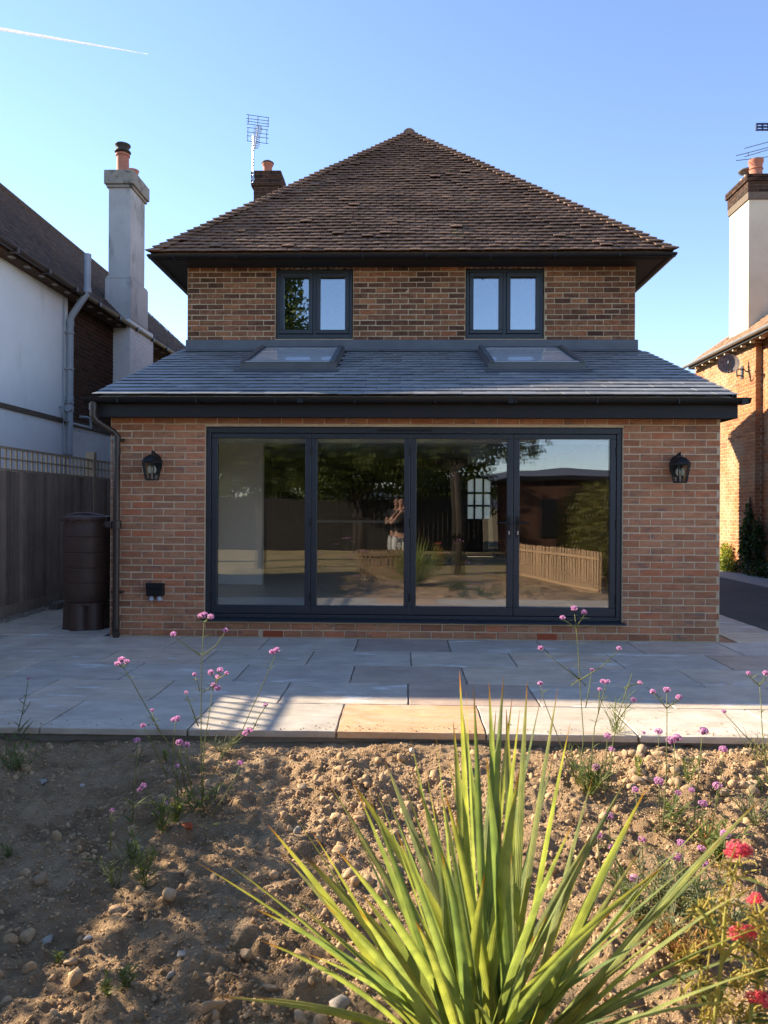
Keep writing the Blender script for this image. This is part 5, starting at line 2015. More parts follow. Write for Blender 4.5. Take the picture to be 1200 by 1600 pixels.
t.links.new(nz.outputs['Fac'], ad.inputs[2])
rs2 = _ramp(t, [(0.62, 0.66, 0.66), (1.28, 1.24, 1.08)], [0.3, 0.7])
t.links.new(ad.outputs[0], rs2.inputs[0])
mx2 = _n(t, 'ShaderNodeMix', data_type='RGBA', blend_type='MULTIPLY')
mx2.inputs[0].default_value = 1
t.links.new(mx.outputs[2], mx2.inputs[6])
t.links.new(rs2.outputs[0], mx2.inputs[7])
t.links.new(mx2.outputs[2], b.inputs['Base Color'])
b.inputs['Roughness'].default_value = 0.6
b.inputs['Specular IOR Level'].default_value = 0.22
bp = _n(t, 'ShaderNodeBump')
bp.inputs['Strength'].default_value = 0.5
bp.inputs['Distance'].default_value = 0.003
t.links.new(si.outputs[0], bp.inputs['Height'])
t.links.new(bp.outputs[0], b.inputs['Normal'])
tl = _n(t, 'ShaderNodeBsdfTranslucent')
tm_ = _n(t, 'ShaderNodeMix', data_type='RGBA', blend_type='MULTIPLY')
tm_.inputs[0].default_value = 1
t.links.new(mx2.outputs[2], tm_.inputs[6])
tm_.inputs[7].default_value = (1.5, 1.5, 0.75, 1)
t.links.new(tm_.outputs[2], tl.inputs[0])
ms_ = _n(t, 'ShaderNodeMixShader')
ms_.inputs[0].default_value = 0.45
t.links.new(b.outputs[0], ms_.inputs[1])
t.links.new(tl.outputs[0], ms_.inputs[2])
t.links.new(ms_.outputs[0], t.nodes['Material Output'].inputs[0])
spike_m = m_

PB = Vector((0.225, 1.90, -0.10))
yp = thing('spiky_plant', 'large spiky clump of long yellow-green sword leaves in front of the patio', 'plant', PB)


def sword(base, tip, wd, bow, twist, q):
    base, tip = Vector(base), Vector(tip)
    n = 12
    d = tip - base
    L = d.length
    hd = Vector((d.x, d.y, 0))
    ctrl = base.lerp(tip, 0.5) + Vector((0, 0, bow * L)) - hd * 0.10 * (1 if bow > 0 else 0)
    out = Vector((d.x, d.y, 0.0))
    if out.length < 0.05:
        out = Vector((q.uniform(-1, 1), -1, 0))
    out.normalize()
    v, f, al, ac_ = [], [], [], []
    sd_ = Vector((-out.y, out.x, 0))
    sd_.rotate(Matrix.Rotation(twist, 3, d.normalized()))
    for i in range(n + 1):
        t = i / n
        p = base * (1 - t) ** 2 + ctrl * 2 * t * (1 - t) + tip * t * t
        tg = ((ctrl - base) * (1 - t) + (tip - ctrl) * t).normalized()
        s = sd_ - tg * sd_.dot(tg)
        s.normalize()
        up = s.cross(tg)
        prof = (0.62 + 0.9 * t) if t < 0.42 else (1.0 - ((t - 0.42) / 0.58) ** 1.9)
        w_ = max(wd * min(1, prof) * 0.5, 0.0006)
        fold = 0.55 * (1 - t) + 0.22
        for c, a in ((-1, 0.0), (-0.5, 0.25), (0, 0.5), (0.5, 0.75), (1, 1.0)):
            v.append(p + s * w_ * c + up * w_ * fold * abs(c))
            al.append(t)
            ac_.append(a)
    for i in range(n):
        for c in range(4):
            a = i * 5 + c
            f.append((a, a + 1, a + 6, a + 5))
    me = mesh_from('leaf', v, f, spike_m, smooth=True)
    A = me.attributes.new('along', 'FLOAT', 'POINT')
    A.data.foreach_set('value', al)
    A = me.attributes.new('across', 'FLOAT', 'POINT')
    A.data.foreach_set('value', ac_)
    o = bpy.data.objects.new('leaf', me)
    COL.objects.link(o)
    attach(o, yp)
    return o


TIPS = [  # tip in the photograph, toward (-1) / away (+1) from the viewer, width
    (305, 1346, -1, 44), (340, 1338, -1, 46), (418, 1288, 0, 34), (396, 1418, -1, 36), (455, 1318, 1, 26), (437, 1330, 1, 24), (513, 1222, 1, 24), (559, 1238, 0, 34), (574, 1238, -1, 38),
    (537, 1270, 1, 28), (600, 1232, 1, 24), (640, 1150, 1, 26), (680, 1140, 1, 34), (655, 1236, 0, 28), (630, 1222, 1, 22), (718, 1048, 0, 34), (728, 1078, 1, 30),
    (740, 1072, -1, 26), (764, 1066, 0, 38), (775, 1110, 1, 32), (787, 1056, -1, 40), (800, 1092, 1, 34), (824, 1064, 1, 40), (812, 1200, -1, 40), (846, 1086, 1, 24), (872, 1074, 1, 26),
    (891, 1130, 0, 32), (926, 1214, 1, 26), (896, 1284, -1, 34), (982, 1212, 1, 28), (990, 1278, 0, 34), (1000, 1330, 1, 30), (1046, 1330, 0, 36), (1040, 1352, -1, 30), (1130, 1256, 0, 40),
    (1142, 1320, 1, 30), (1190, 1376, -1, 44), (1092, 1420, 0, 22), (1210, 1440, -1, 34), (830, 1320, 1, 20), (700, 1180, 1, 26), (707, 1290, 0, 24), (585, 1300, 0, 26), (620, 1300, -1, 30),
    (452, 1262, 1, 26), (488, 1300, 0, 28), (528, 1330, -1, 30), (430, 1380, 0, 26), (612, 1262, 0, 30), (556, 1300, 1, 24), (664, 1196, 0, 30), (690, 1240, -1, 32), (410, 1470, -1, 30), (505, 1410, -1, 30),
    (330, 1556, -1, 40), (395, 1558, -1, 40), (470, 1420, 0, 24), (500, 1350, 1, 20), (1240, 1500, -1, 36), (1180, 1560, -1, 34), (835, 1460, -1, 30), (650, 1440, -1, 34), (760, 1180, -1, 34), (690, 1330, -1, 34),
    (745, 1290, 1, 30), (865, 1180, 1, 28), (915, 1330, 1, 26), (560, 1420, -1, 30), (480, 1490, -1, 28), (960, 1420, -1, 28), (800, 1250, 1, 34), (780, 1160, 0, 36), (735, 1200, 0, 30), (812, 1110, 0, 30)]
q = random.Random(21)
for (px, py, dr_, wp) in TIPS:
    L = q.uniform(0.97, 1.06)
    bs = PB + Vector((q.uniform(-.07, .07) + (px - 790) / 600 * 0.10, q.uniform(-.06, .06), q.uniform(-.02, .06)))
    best = None
    # find the depth at which a leaf of this length ends on that line of sight
    for s in range(0, 61):
        Yt = 1.9 + (dr_ if dr_ else q.choice((-1, 1)) * 0.0) * s / 60 * 0.62
        p = W(px, py, Y=Yt)
        e = abs((p - bs).length - L)
        if best is None or e < best[0]:
            best = (e, p)
    sword(bs, best[1], wp * 1.9 / F_PX * 0.50, q.uniform(0.0, 0.018) + (0.012 if abs(px - 780) > 330 else 0), q.uniform(-.7, .7), q)
for i in range(44):    # shorter leaves filling the heart of the clump
    an = q.uniform(0, 2 * PI)
    el = q.uniform(0.55, 1.5)
    L = q.uniform(0.5, 0.98)
    bs = PB + Vector((q.uniform(-.09, .09), q.uniform(-.07, .07), 0))
    tip = bs + Vector((math.cos(an) * math.cos(el) * L, math.sin(an) * math.cos(el) * L, math.sin(el) * L))
    sword(bs, tip, q.uniform(0.024, 0.040), q.uniform(0, 0.05), q.uniform(-.8, .8), q)
m = MB()
m.tube([PB + Vector((-.02, 0, -.12)), PB + Vector((0, 0, 0.02)), PB + Vector((.01, 0, .14))], [.085, .075, .04], 12)
m.build('stem', bark, yp, smooth=True)


# ------------------------------------------------------------------ verbena
def flower_head(c, r, parent, q, up=Vector((0, 0, 1)), mats=None, name='flower_head', n=40, fs=1.0, loose=0.0):
    m = MB()
    c = Vector(c)
    for i in range(n):
        d = Vector((q.gauss(0, 1), q.gauss(0, 1), q.gauss(0.35, 0.8)))
        d.normalize()
        k_ = 1 + q.uniform(-loose, loose)
        p = c + Vector((d.x * r * k_, d.y * r * k_, (d.z * r * 0.72 + r * 0.1) * k_))
        fr = r * fs * q.uniform(0.22, 0.36)
        t1 = d.cross(Vector((q.uniform(-1, 1), q.uniform(-1, 1), q.uniform(-1, 1)))).normalized()
        t2 = d.cross(t1)
        v = [p - d * fr * 0.5]
        for k in range(5):
            a = 2 * PI * k / 5
            v.append(p + (t1 * math.cos(a) + t2 * math.sin(a)) * fr + d * fr * 0.15)
        m.add(v, [(0, 1, 2), (0, 2, 3), (0, 3, 4), (0, 4, 5), (0, 5, 1)], 0)
    v, f = IC1
    vv = [(c.x + a * r * 0.55, c.y + b_ * r * 0.55, c.z - r * 0.25 + d_ * r * 0.5) for a, b_, d_ in v]
    m.add(vv, [tuple(x) for x in f.tolist()], 1)
    return m.build(name, mats or [verb_flower, verb_bud], parent)


def verbena(label, basepx, Y, stems, heads, seed=0, wd=0.0026, leaves=12, group='verbena plants by the patio', hr=0.0148):
    q = random.Random(seed)
    b0 = W(*basepx, Y=Y)
    bz = sh(b0.x, Y)
    t = thing('verbena', label, 'flower', (b0.x, Y, bz), group)
    pts_all = []
    for si_, s in enumerate(stems):
        dy = q.uniform(-.12, .12) if si_ else 0
        pts = []
        for i, (px, py) in enumerate(s):
            f_ = i / max(1, len(s) - 1)
            pts.append(W(px, py, Y=Y + dy * (0.25 + 0.75 * f_)))
        # thin, tapering stem
        if len(pts) == 2:
            mid = pts[0].lerp(pts[1], 0.5) + Vector((q.uniform(-.006, .006), 0, 0))
            pts = [pts[0], mid, pts[1]]
        k = len(pts)
        m = MB()
        m.tube(pts, [wd * (1.15 - 0.45 * i / (k - 1)) for i in range(k)], 6)
        m.build('stem', verb_stem, t, smooth=True)
        pts_all.append((pts, dy))
    for h in heads:
        px, py, dy = h[0], h[1], (h[3] if len(h) > 3 else q.uniform(-.04, .04))
        sc_ = h[2] if len(h) > 2 else 1.0
        p = W(px, py, Y=Y + dy)
        flower_head(p, hr * sc_ * q.uniform(.85, 1.1), t, q)
    m = MB()
    for pts, dy in pts_all:
        for i in range(len(pts) - 1):
            if q.random() < 0.8 and i < len(pts) - 2 + 1:
                p = pts[i].lerp(pts[i + 1], q.uniform(0.0, 0.6))
                for s in (-1, 1):
                    L = q.uniform(0.03, 0.07)
                    blade(m, p, p + Vector((s * L * q.uniform(.5, 1), q.uniform(-.5, .5) * L, L * q.uniform(-.1, .5))), 0.009, 0.12, 4)
    for i in range(leaves):
        an = q.uniform(0, 2 * PI)
        L = q.uniform(0.05, 0.12)
        p = Vector((b0.x + q.uniform(-.03, .03), Y + q.uniform(-.03, .03), bz + q.uniform(0, .08)))
        blade(m, p, p + Vector((math.cos(an) * L, math.sin(an) * L, L * q.uniform(.1, .8))), 0.016, 0.12, 4)
    if m.v:
        m.build('leaves', verb_leaf, t)
    return t


verbena('tallest verbena at left, its top heads reaching up to the door sill', (316, 1262), 3.5,
        [[(316, 1262), (315, 1215), (314, 1115), (315.5, 1025), (319, 972)], [(313, 1024), (296, 1012), (275, 997)], [(318, 1024), (338, 1008), (351, 989)],
         [(316, 1250), (319, 1165), (326, 1120), (332, 1078)], [(332, 1078), (338, 1062)], [(316, 1082), (328, 1075), (334, 1072)], [(312, 1080), (305, 1058)],
         [(310, 1135), (299, 1105), (291, 1085)], [(319, 972), (325, 966)], [(332, 1078), (344, 1052)], [(338, 1062), (353, 1054)]],
        [(319, 961, 1.25), (329, 964), (313, 962, .8), (271, 991, 1.0), (352, 985, 1.0), (304, 1054, .7), (344, 1047, 1.1), (330, 1051), (341, 1058, .9), (354, 1052, .85), (334, 1071, 1.1),
         (340, 1076), (291, 1082, .7)], 1, leaves=16)
verbena('verbena leaning right from the left clump with a single pair of heads', (338, 1205), 3.62,
        [[(330, 1215), (352, 1172), (377, 1145), (390, 1115), (415, 1060), (430, 1024)], [(360, 1165), (385, 1145)], [(395, 1140), (415, 1104)]],
        [(432, 1016, 1.1), (426, 1019), (390, 1141, 1.1), (383, 1146), (415, 1102, .8)], 2, leaves=6)
verbena('verbena leaning left across the paving with three small heads', (300, 1225), 3.6,
        [[(300, 1225), (275, 1175), (252, 1146), (227, 1102), (205, 1062), (192, 1042)], [(192, 1042), (185, 1038)], [(192, 1042), (198, 1036)], [(248, 1142), (238, 1112)]],
        [(190, 1031, 1.1), (184, 1037), (198, 1034, .9), (238, 1110, .6)], 3, leaves=4)
verbena('short verbena with low pink heads among the left clump leaves', (290, 1240), 3.55,
        [[(285, 1240), (270, 1200), (272, 1150), (275, 1128)], [(290, 1235), (282, 1190), (280, 1163)], [(300, 1240), (292, 1190), (291, 1167)], [(262, 1215), (240, 1165), (226, 1138)],
         [(278, 1250), (276, 1215), (277, 1200)]],
        [(271, 1125, .9), (277, 1123), (280, 1160, 1.2), (291, 1164), (224, 1134, 1.0), (277, 1197, .8)], 4, leaves=14)
verbena('single thin verbena stem with one head left of the clump', (207, 1286), 3.35,
        [[(207, 1286), (209, 1240), (213, 1200), (214, 1160)]], [(214, 1157, .95)], 5, leaves=5)
verbena('low verbena with a lilac head leaning over the shaded soil', (243, 1262), 3.4,
        [[(243, 1262), (236, 1245), (226, 1230)], [(262, 1270), (259, 1258)]], [(224, 1228, 1.1), (218, 1234, .7), (258, 1256, .9)], 6, leaves=8)
verbena('pale dry verbena stalk standing alone in the shaded soil', (172, 1330), 3.0,
        [[(172, 1330), (174, 1295), (175, 1268)], [(415, 1178 + 60), (365, 1225)]][:1], [(175, 1266, .7)], 7, leaves=2)
verbena('leaning verbena stalk with one faded head on the sunlit soil', (330, 1275), 3.3,
        [[(330, 1275), (350, 1245), (368, 1215), (375, 1195)]], [(376, 1192, .8)], 8, leaves=3)
verbena('small dark-headed verbena at the far left of the patio edge', (28, 1142), 4.42,
        [[(28, 1142), (34, 1118), (40, 1090), (44, 1064)], [(38, 1100), (30, 1092)], [(34, 1118), (48, 1096)]], [(44.5, 1061, .6)], 9, leaves=8)
verbena('tallest verbena at right, three heads above a fork before the doors', (905, 1235), 3.9,
        [[(905, 1235), (908, 1190), (912, 1152), (906, 1066), (903, 1009), (898, 960)], [(899, 981), (890, 974), (881, 968)], [(899, 981), (907, 970), (913, 961)],
         [(905, 1061), (880, 1042), (852, 1020)], [(907, 1062), (940, 1042), (966, 1017)], [(915, 1106), (920, 1080), (924, 1053)], [(905, 1061), (893, 1071)]],
        [(897, 951, 1.15), (879, 965, 1.0), (913, 957, 1.0), (845, 1013), (967, 1013), (925, 1047, .7)], 10, leaves=18)
verbena('bushy verbena beside the tall right one with flat pink heads', (930, 1240), 3.8,
        [[(920, 1240), (925, 1180), (929, 1136), (940, 1095), (947, 1070)], [(935, 1115), (937, 1080)], [(950, 1235), (958, 1160), (966, 1120), (978, 1080), (988, 1052)],
         [(975, 1075), (990, 1070), (1000, 1068)], [(962, 1130), (978, 1108), (989, 1096)], [(905, 1230), (875, 1160), (850, 1095), (845, 1072)], [(940, 1230), (947, 1190), (949, 1155)],
         [(945, 1240), (955, 1200), (956, 1175)], [(925, 1240), (930, 1215), (931, 1203)]],
        [(942, 1065, 1.1), (949, 1065, 1.0), (937, 1077, .7), (1000, 1067, .9), (990, 1094, 1.0), (844, 1068), (949, 1150, 1.4), (956, 1171, 1.2), (931, 1199, 1.3)], 11, leaves=30)
verbena('verbena with three matching heads on one straight stalk at right', (1037, 1295), 3.35,
        [[(1035, 1300), (1038, 1260), (1041, 1215), (1042, 1150), (1042, 1084)], [(1042, 1107), (1032, 1095), (1022, 1084)], [(1042, 1106), (1052, 1099), (1060, 1093)]],
        [(1042, 1078, 1.15), (1020, 1081, 1.0), (1061, 1090, 1.0)], 12, leaves=10)
verbena('verbena stalk with one round purple head over the rubble heap', (1083, 1300), 3.3,
        [[(1082, 1330), (1085, 1278), (1091, 1215), (1097, 1152)]], [(1099, 1143, 1.35)], 13, leaves=6)
verbena('verbena at the right picture edge with two heads above the paving', (1198, 1215), 3.75,
        [[(1199, 1225), (1197, 1199), (1191, 1140), (1187, 1069)], [(1187, 1072), (1176, 1062), (1171, 1056)], [(1187, 1071), (1193, 1062), (1197, 1056)], [(1195, 1180), (1160, 1145), (1132, 1115)]],
        [(1170, 1052, .9), (1197, 1052, 1.0), (1131, 1112, .8)], 14, leaves=10)
verbena('low mass of purple verbena heads in front of the rubble heap', (1050, 1290), 3.45,
        [[(1030, 1290), (1030, 1220), (1029, 1148)], [(1052, 1290), (1053, 1225), (1054, 1162)], [(1060, 1300), (1040, 1260), (1029, 1225)], [(1110, 1300), (1118, 1260), (1121, 1232)],
         [(1090, 1310), (1096, 1280), (1098, 1260)], [(1000, 1290), (995, 1260), (993, 1238)], [(1120, 1260), (1127, 1210), (1130, 1176)], [(1065, 1290), (1062, 1260), (1060, 1242)]],
        [(1029, 1143, 1.1), (1048, 1157, 1.3), (1058, 1153, 1.3), (1029, 1221, 1.3), (1121, 1228, 1.3), (1098, 1256, 1.2), (993, 1234, 1.1), (1130, 1171, 1.2), (1081, 1235, .9), (1060, 1239, .9),
         (1006, 1145, .6)], 15, leaves=26, wd=.0022)
verbena('low purple verbena between the spiky leaves on the right', (975, 1400), 2.75,
        [[(940, 1380), (936, 1340), (934, 1310)], [(965, 1390), (960, 1350), (958, 1331)], [(1000, 1410), (994, 1390), (991, 1378)], [(1005, 1370), (1004, 1340), (1003, 1317)], [(955, 1330), (952, 1300), (951, 1279)]],
        [(934, 1305, 1.1), (958, 1326, 1.2), (991, 1373, 1.1), (1003, 1312, 1.0), (951, 1275, 1.1)], 16, leaves=26, wd=.0022, hr=.0135)
verbena('low purple verbena beside the red valerian', (1080, 1420), 2.7,
        [[(1064, 1400), (1060, 1365), (1058, 1345)], [(1070, 1380), (1066, 1345), (1064, 1323)], [(1120, 1380), (1130, 1340), (1133, 1310)], [(1095, 1400), (1101, 1370), (1102, 1356)], [(1090, 1390), (1096, 1345)]],
        [(1058, 1340, 1.3), (1064, 1318, 1.2), (1133, 1304, 1.3), (1102, 1351, 1.0), (1096, 1326, 1.1)], 17, leaves=30, wd=.0022, hr=.0135)

# red valerian close to the viewer
va = thing('red_valerian', 'red valerian with crimson heads and yellow stalks at the near right', 'flower', W(1150, 1700, Y=1.55))
va.location.z = -0.1
q = random.Random(8)
vs = [[(1112, 1700), (1116, 1600), (1128, 1500), (1133, 1430), (1140, 1390), (1152, 1345)], [(1150, 1720), (1160, 1640), (1185, 1540), (1200, 1490)], [(1128, 1500), (1145, 1480), (1158, 1466)],
      [(1190, 1540), (1196, 1450), (1184, 1410)], [(1128, 1490), (1110, 1440), (1088, 1420)], [(1150, 1720), (1170, 1610), (1176, 1570)], [(1116, 1600), (1096, 1560), (1085, 1545)],
      [(1100, 1720), (1095, 1660), (1075, 1600)], [(1170, 1720), (1200, 1640), (1215, 1560)]]
VY = 1.55
for s in vs:
    m = MB()
    dy = q.uniform(-.08, .08)
    p = [W(a, b_, Y=VY + dy) for a, b_ in s]
    k = len(p)
    m.tube(p, [0.0042 * (1.2 - 0.6 * i / (k - 1)) for i in range(k)], 8)
    m.build('stem', val_stem, va, smooth=True)
for (px, py, r) in ((1153, 1328, .021), (1145, 1334, .016), (1164, 1330, .016), (1160, 1460, .022), (1148, 1462, .015), (1174, 1457, .015), (1183, 1404, .013), (1175, 1408, .011), (1176, 1560, .015), (1200, 1567, .018), (1190, 1556, .012)):
    flower_head(W(px, py, Y=VY + q.uniform(-.03, .03)), r * 0.85, va, q, mats=[val_flower, val_flower], n=120, fs=0.62, loose=0.32)
m = MB()
ends = [(1062 + q.random() * 140, 1395 + q.random() * 205) for _ in range(9)]
for (px, py) in ends:      # thin side stalks carrying the strands
    a_, b_ = W(px, py, Y=VY), W(px + q.uniform(-25, 25), py + q.uniform(60, 150), Y=VY + q.uniform(-.05, .05))
    m.tube([b_, a_.lerp(b_, .5) + Vector((q.uniform(-.01, .01), 0, 0)), a_], [.0020, .0017, .0012], 5)
ends += [(1152, 1360), (1140, 1400), (1130, 1430), (1090, 1425), (1160, 1480), (1185, 1430), (1176, 1580), (1200, 1500), (1120, 1470), (1090, 1540), (1150, 1540), (1190, 1600), (1130, 1570), (1080, 1500), (1170, 1520), (1205, 1450), (1110, 1590)]
for (px, py) in ends:
    c = W(px, py, Y=VY + q.uniform(-.08, .08))
    for i in range(20):
        a = q.uniform(0, 2 * PI)
        L = q.uniform(.012, .045)
        d = Vector((math.cos(a), q.uniform(-.6, .6), math.sin(a) * 0.8 + .35)).normalized()
        cv = Vector((q.uniform(-1, 1), q.uniform(-1, 1), q.uniform(-1, .2))) * L * 0.5
        s0 = c + Vector((q.uniform(-.015, .015), q.uniform(-.015, .015), q.uniform(-.015, .015)))
        m.tube([s0, s0 + d * L * .5, s0 + d * L * .9 + cv * .5, s0 + d * L + cv], [.0018, .0016, .0014, .0008], 4, caps=False)
m.build('seed_strands', val_seed, va, kind='stuff')
m = MB()
for i in range(36):
    s = q.choice(vs)
    j = q.randrange(len(s) - 1)
    p = W(*s[j], Y=VY).lerp(W(*s[j + 1], Y=VY), q.random())
    L = q.uniform(.04, .09)
    a = q.uniform(0, 2 * PI)
    blade(m, p, p + Vector((math.cos(a) * L, math.sin(a) * L, L * q.uniform(.0, .6))), .016, .1, 5)
m.build('leaves', weed_m, va)


# weeds and low clumps
def weed(px, py, hpx, label, mm, nst=4, nl=16, group='small weeds on the bare soil', name='weed', lw=0.006, seed=0, spread=0.5, cat='weed'):
    q = random.Random(seed + int(px))
    p = W(px, py, Z=-0.06)
    p = W(px, py, Z=sh(p.x, p.y))
    hgt = hpx * p.y / F_PX
    t = thing(name, label, cat, p, group)
    ms, ml = MB(), MB()
    for i in range(nst):
        a = q.uniform(0, 2 * PI)
        L = hgt * q.uniform(.6, 1.05)
        top = p + Vector((math.cos(a) * L * spread * q.random(), math.sin(a) * L * spread * q.random(), L))
        mid = p.lerp(top, .5) + Vector((q.uniform(-.1, .1) * L, 0, 0))
        b0 = p + Vector((q.uniform(-.01, .01), q.uniform(-.01, .01), -.01))
        ms.tube([b0, mid, top], [.0022, .0018, .001], 5)
        for j in range(nl):
            f_ = (j + 1) / (nl + 1)
            pt = (b0.lerp(mid, f_ * 2) if f_ < .5 else mid.lerp(top, f_ * 2 - 1))
            an = q.uniform(0, 2 * PI)
            LL = hgt * q.uniform(.22, .45) * (1.15 - .5 * f_)
            blade(ml, pt, pt + Vector((math.cos(an) * LL, math.sin(an) * LL, LL * q.uniform(.2, .9))), lw, .12, 3)
    ms.build('stem', verb_stem, t)
    ml.build('leaves', mm, t)


weed(226, 1384, 88, 'upright narrow-leaved weed, tallest of the left-hand soil weeds', weed_m, 3, 26, seed=1, lw=.007)
weed(204, 1346, 40, 'small bright weed just left of the upright weed', weed_m, 4, 12, seed=2, lw=.008)
weed(178, 1388, 60, 'grassy grey-green tuft at the foot of the weeds', silver_m, 7, 8, seed=3, lw=.005)
weed(255, 1300, 50, 'spreading weed under the left verbena', weed_m, 6, 14, seed=4, lw=.007)
weed(275, 1285, 44, 'leafy weed between the brick shard and the verbena stems', weed_m, 6, 14, seed=14, lw=.008)
weed(195, 1552, 60, 'forked green weed among the near clods', weed_m, 4, 10, seed=5, lw=.010)
weed(168, 1555, 34, 'low yellow-green weed beside the forked weed', lime_leaf, 6, 8, seed=6, lw=.008)
weed(92, 1510, 32, 'dark small tuft in the dappled soil', weed_m, 4, 6, seed=7, lw=.009)
weed(14, 1346, 34, 'dark grass tuft at the left picture edge', weed_m, 7, 5, seed=8, lw=.006)
weed(24, 1210, 62, 'patch of dark low weed at the patio edge far left', weed_m, 12, 10, seed=9, lw=.006, spread=1.2)
weed(258, 1189, 24, 'bright broad-leaved seedling by the patio edge', lime_leaf, 3, 8, seed=10, lw=.014)
weed(350, 1182, 40, 'thin yellowish weed at the patio edge right of the clump', silver_m, 9, 9, seed=11, lw=.005, spread=1.3)
weed(996, 1215, 40, 'little yellow-green weed among the rubble stones', lime_leaf, 3, 10, seed=12, lw=.010)
weed(1075, 1222, 48, 'fern-like weed at the front of the rubble heap', weed_m, 4, 12, seed=13, lw=.009)
weed(960, 1165, 90, 'feathery tall weed with tiny yellow flowers by the right verbena', weed_m, 5, 26, seed=15, lw=.004)
weed(920, 1245, 70, 'dense green weed at the foot of the tall right verbena', weed_m, 9, 16, seed=16, lw=.006, spread=1.0)
weed(1120, 1345, 70, 'bright green leafy weed beside the red valerian', weed_m, 7, 16, seed=17, lw=.012, spread=1.0)
for i, (px, py, hp) in enumerate(((1030, 1420, 90), (1075, 1440, 90), (1000, 1440, 70), (1110, 1470, 80), (1050, 1480, 60))):
    weed(px, py, hp, ('silvery lavender clump behind the right spiky leaves', 'silvery lavender clump nearest the red valerian stalks', 'small silvery clump closest to the spiky plant',
                      'silvery clump under the crimson valerian heads', 'silvery clump in front of the other silvery ones')[i], silver_m, 14, 12, 'silvery clumps on the right of the bed',
         'silvery_clump', .006, 30 + i, 0.9, 'plant')
weed(1065, 1500, 60, 'orange-red stonecrop patch under the right spiky leaves', sedum_m, 30, 9, None, 'stonecrop', .006, 50, 1.3, 'plant')
weed(1110, 1330, 46, 'yellowing stonecrop patch behind the crimson valerian head', sedum_m, 16, 9, None, 'stonecrop', .006, 51, 1.2, 'plant')
weed(1190, 1200, 60, 'dry pale grass at the right edge of the rubble heap', dry_grass, 12, 6, None, 'grass_tuft', .005, 52, 1.2, 'grass')
weed(1180, 1290, 70, 'pale wiry weed on the soil at the right picture edge', silver_m, 10, 9, None, 'weed', .005, 53, 1.1, 'weed')

# plants at the foot of the right house
v, f = leaf_cloud([(6.93, 16.15, 0.16, .15, .40, .22, 1), (7.0, 16.25, 0.40, .09, .25, .22, .4)], 1300, 0.06)
o = thing('lime_shrub', 'bright lime green shrub in sun at the foot of the orange brick house', 'shrub', (6.93, 16.15, 0))
fast_mesh('foliage', v, f, lime_leaf, o)
m = MB()
m.tube([(7.0, 16.15, -.02), (6.98, 16.15, .3)], .012, 6)
m.build('stem', bark, o)
v, f = leaf_cloud([(7.03, 15.35, .6, .07, .22, .55, 1), (7.1, 15.0, .7, .08, .16, .5, .8), (7.08, 15.0, .16, .22, .9, .2, .9), (7.06, 15.3, 1.1, .06, .14, .4, .35)], 1500, 0.085)
o = thing('ivy', 'dark ivy climbing the shaded foot of the orange brick house', 'climber', (6.95, 15.3, 0))
fast_mesh('foliage', v, f, ivy_leaf, o)
m = MB()
m.tube([(7.05, 15.3, -.02), (7.06, 15.25, .8), (7.08, 15.3, 1.6)], .014, 6)
m.build('stem', bark, o)


# ------------------------------------------------------------------ the garden behind the viewer (seen mirrored in the glass)
def tree(label, base, crown, n, size, mm, trunk_r, limbs, seed, name='tree', group='garden trees behind the viewer'):
    q = random.Random(seed)
    t = thing(name, label, 'tree', base, group)
    m = MB()
    top = Vector(base) + Vector((q.uniform(-.1, .1), q.uniform(-.1, .1), limbs[0]))
    m.tube([Vector(base) - Vector((0, 0, .1)), Vector(base).lerp(top, .5) + Vector((.05, .03, 0)), top], [trunk_r * 1.25, trunk_r, trunk_r * .8], 10)
    for c in crown:
        tip = Vector(c[:3])
        m.tube([top, top.lerp(tip, .5) + Vector((0, 0, .1)), tip], [trunk_r * .5, trunk_r * .32, trunk_r * .1], 6)
    m.build('trunk', bark, t, smooth=True)
    v, f = leaf_cloud(crown, n, size)
    fast_mesh('crown', v, f, mm, t)


tree('broad leafy tree behind the viewer, mirrored in the middle door panes', (1.25, -0.75, -0.15),
     [(0.2, -1.6, 3.6, 1.5, 1.2, 1.2, 1), (1.7, -1.4, 3.9, 1.5, 1.2, 1.3, 1.2), (-0.9, -1.7, 3.2, 1.1, 1.0, 1.0, .7), (2.5, -1.3, 3.2, .8, .9, .9, .5), (0.9, -1.3, 2.75, 1.5, .9, .6, .8), (0.8, -1.8, 4.7, 1.3, 1.1, .8, .6)],
     11000, 0.15, tree_leaf, 0.10, (2.3,), 1)
tree('tall tree behind the viewer, mirrored in the left upper window', (-5.4, -4.0, -0.3),
     [(-5.2, -4.0, 4.0, 1.7, 1.7, 1.6, 1), (-5.0, -4.0, 6.4, 1.5, 1.5, 1.8, 1.2), (-5.3, -4.0, 8.6, 1.4, 1.4, 1.5, 1), (-4.3, -3.9, 7.6, 1.1, 1.0, 1.5, .9), (-4.5, -3.9, 9.0, 1.1, 1.0, .9, .6), (-4.3, -3.5, 2.6, 1.6, 1.0, 1.0, .6)],
     15000, 0.17, tree_leaf, 0.16, (3.2,), 2)
tree('round tree by the back fence, mirrored behind the others', (-1.5, -8.5, -0.35),
     [(-1.5, -8.5, 3.4, 2.0, 1.6, 1.6, 1), (-2.6, -8.4, 2.6, 1.3, 1.2, 1.1, .6), (-0.2, -8.4, 2.9, 1.3, 1.2, 1.2, .6)], 6000, 0.2, tree_leaf, 0.14, (1.9,), 3)
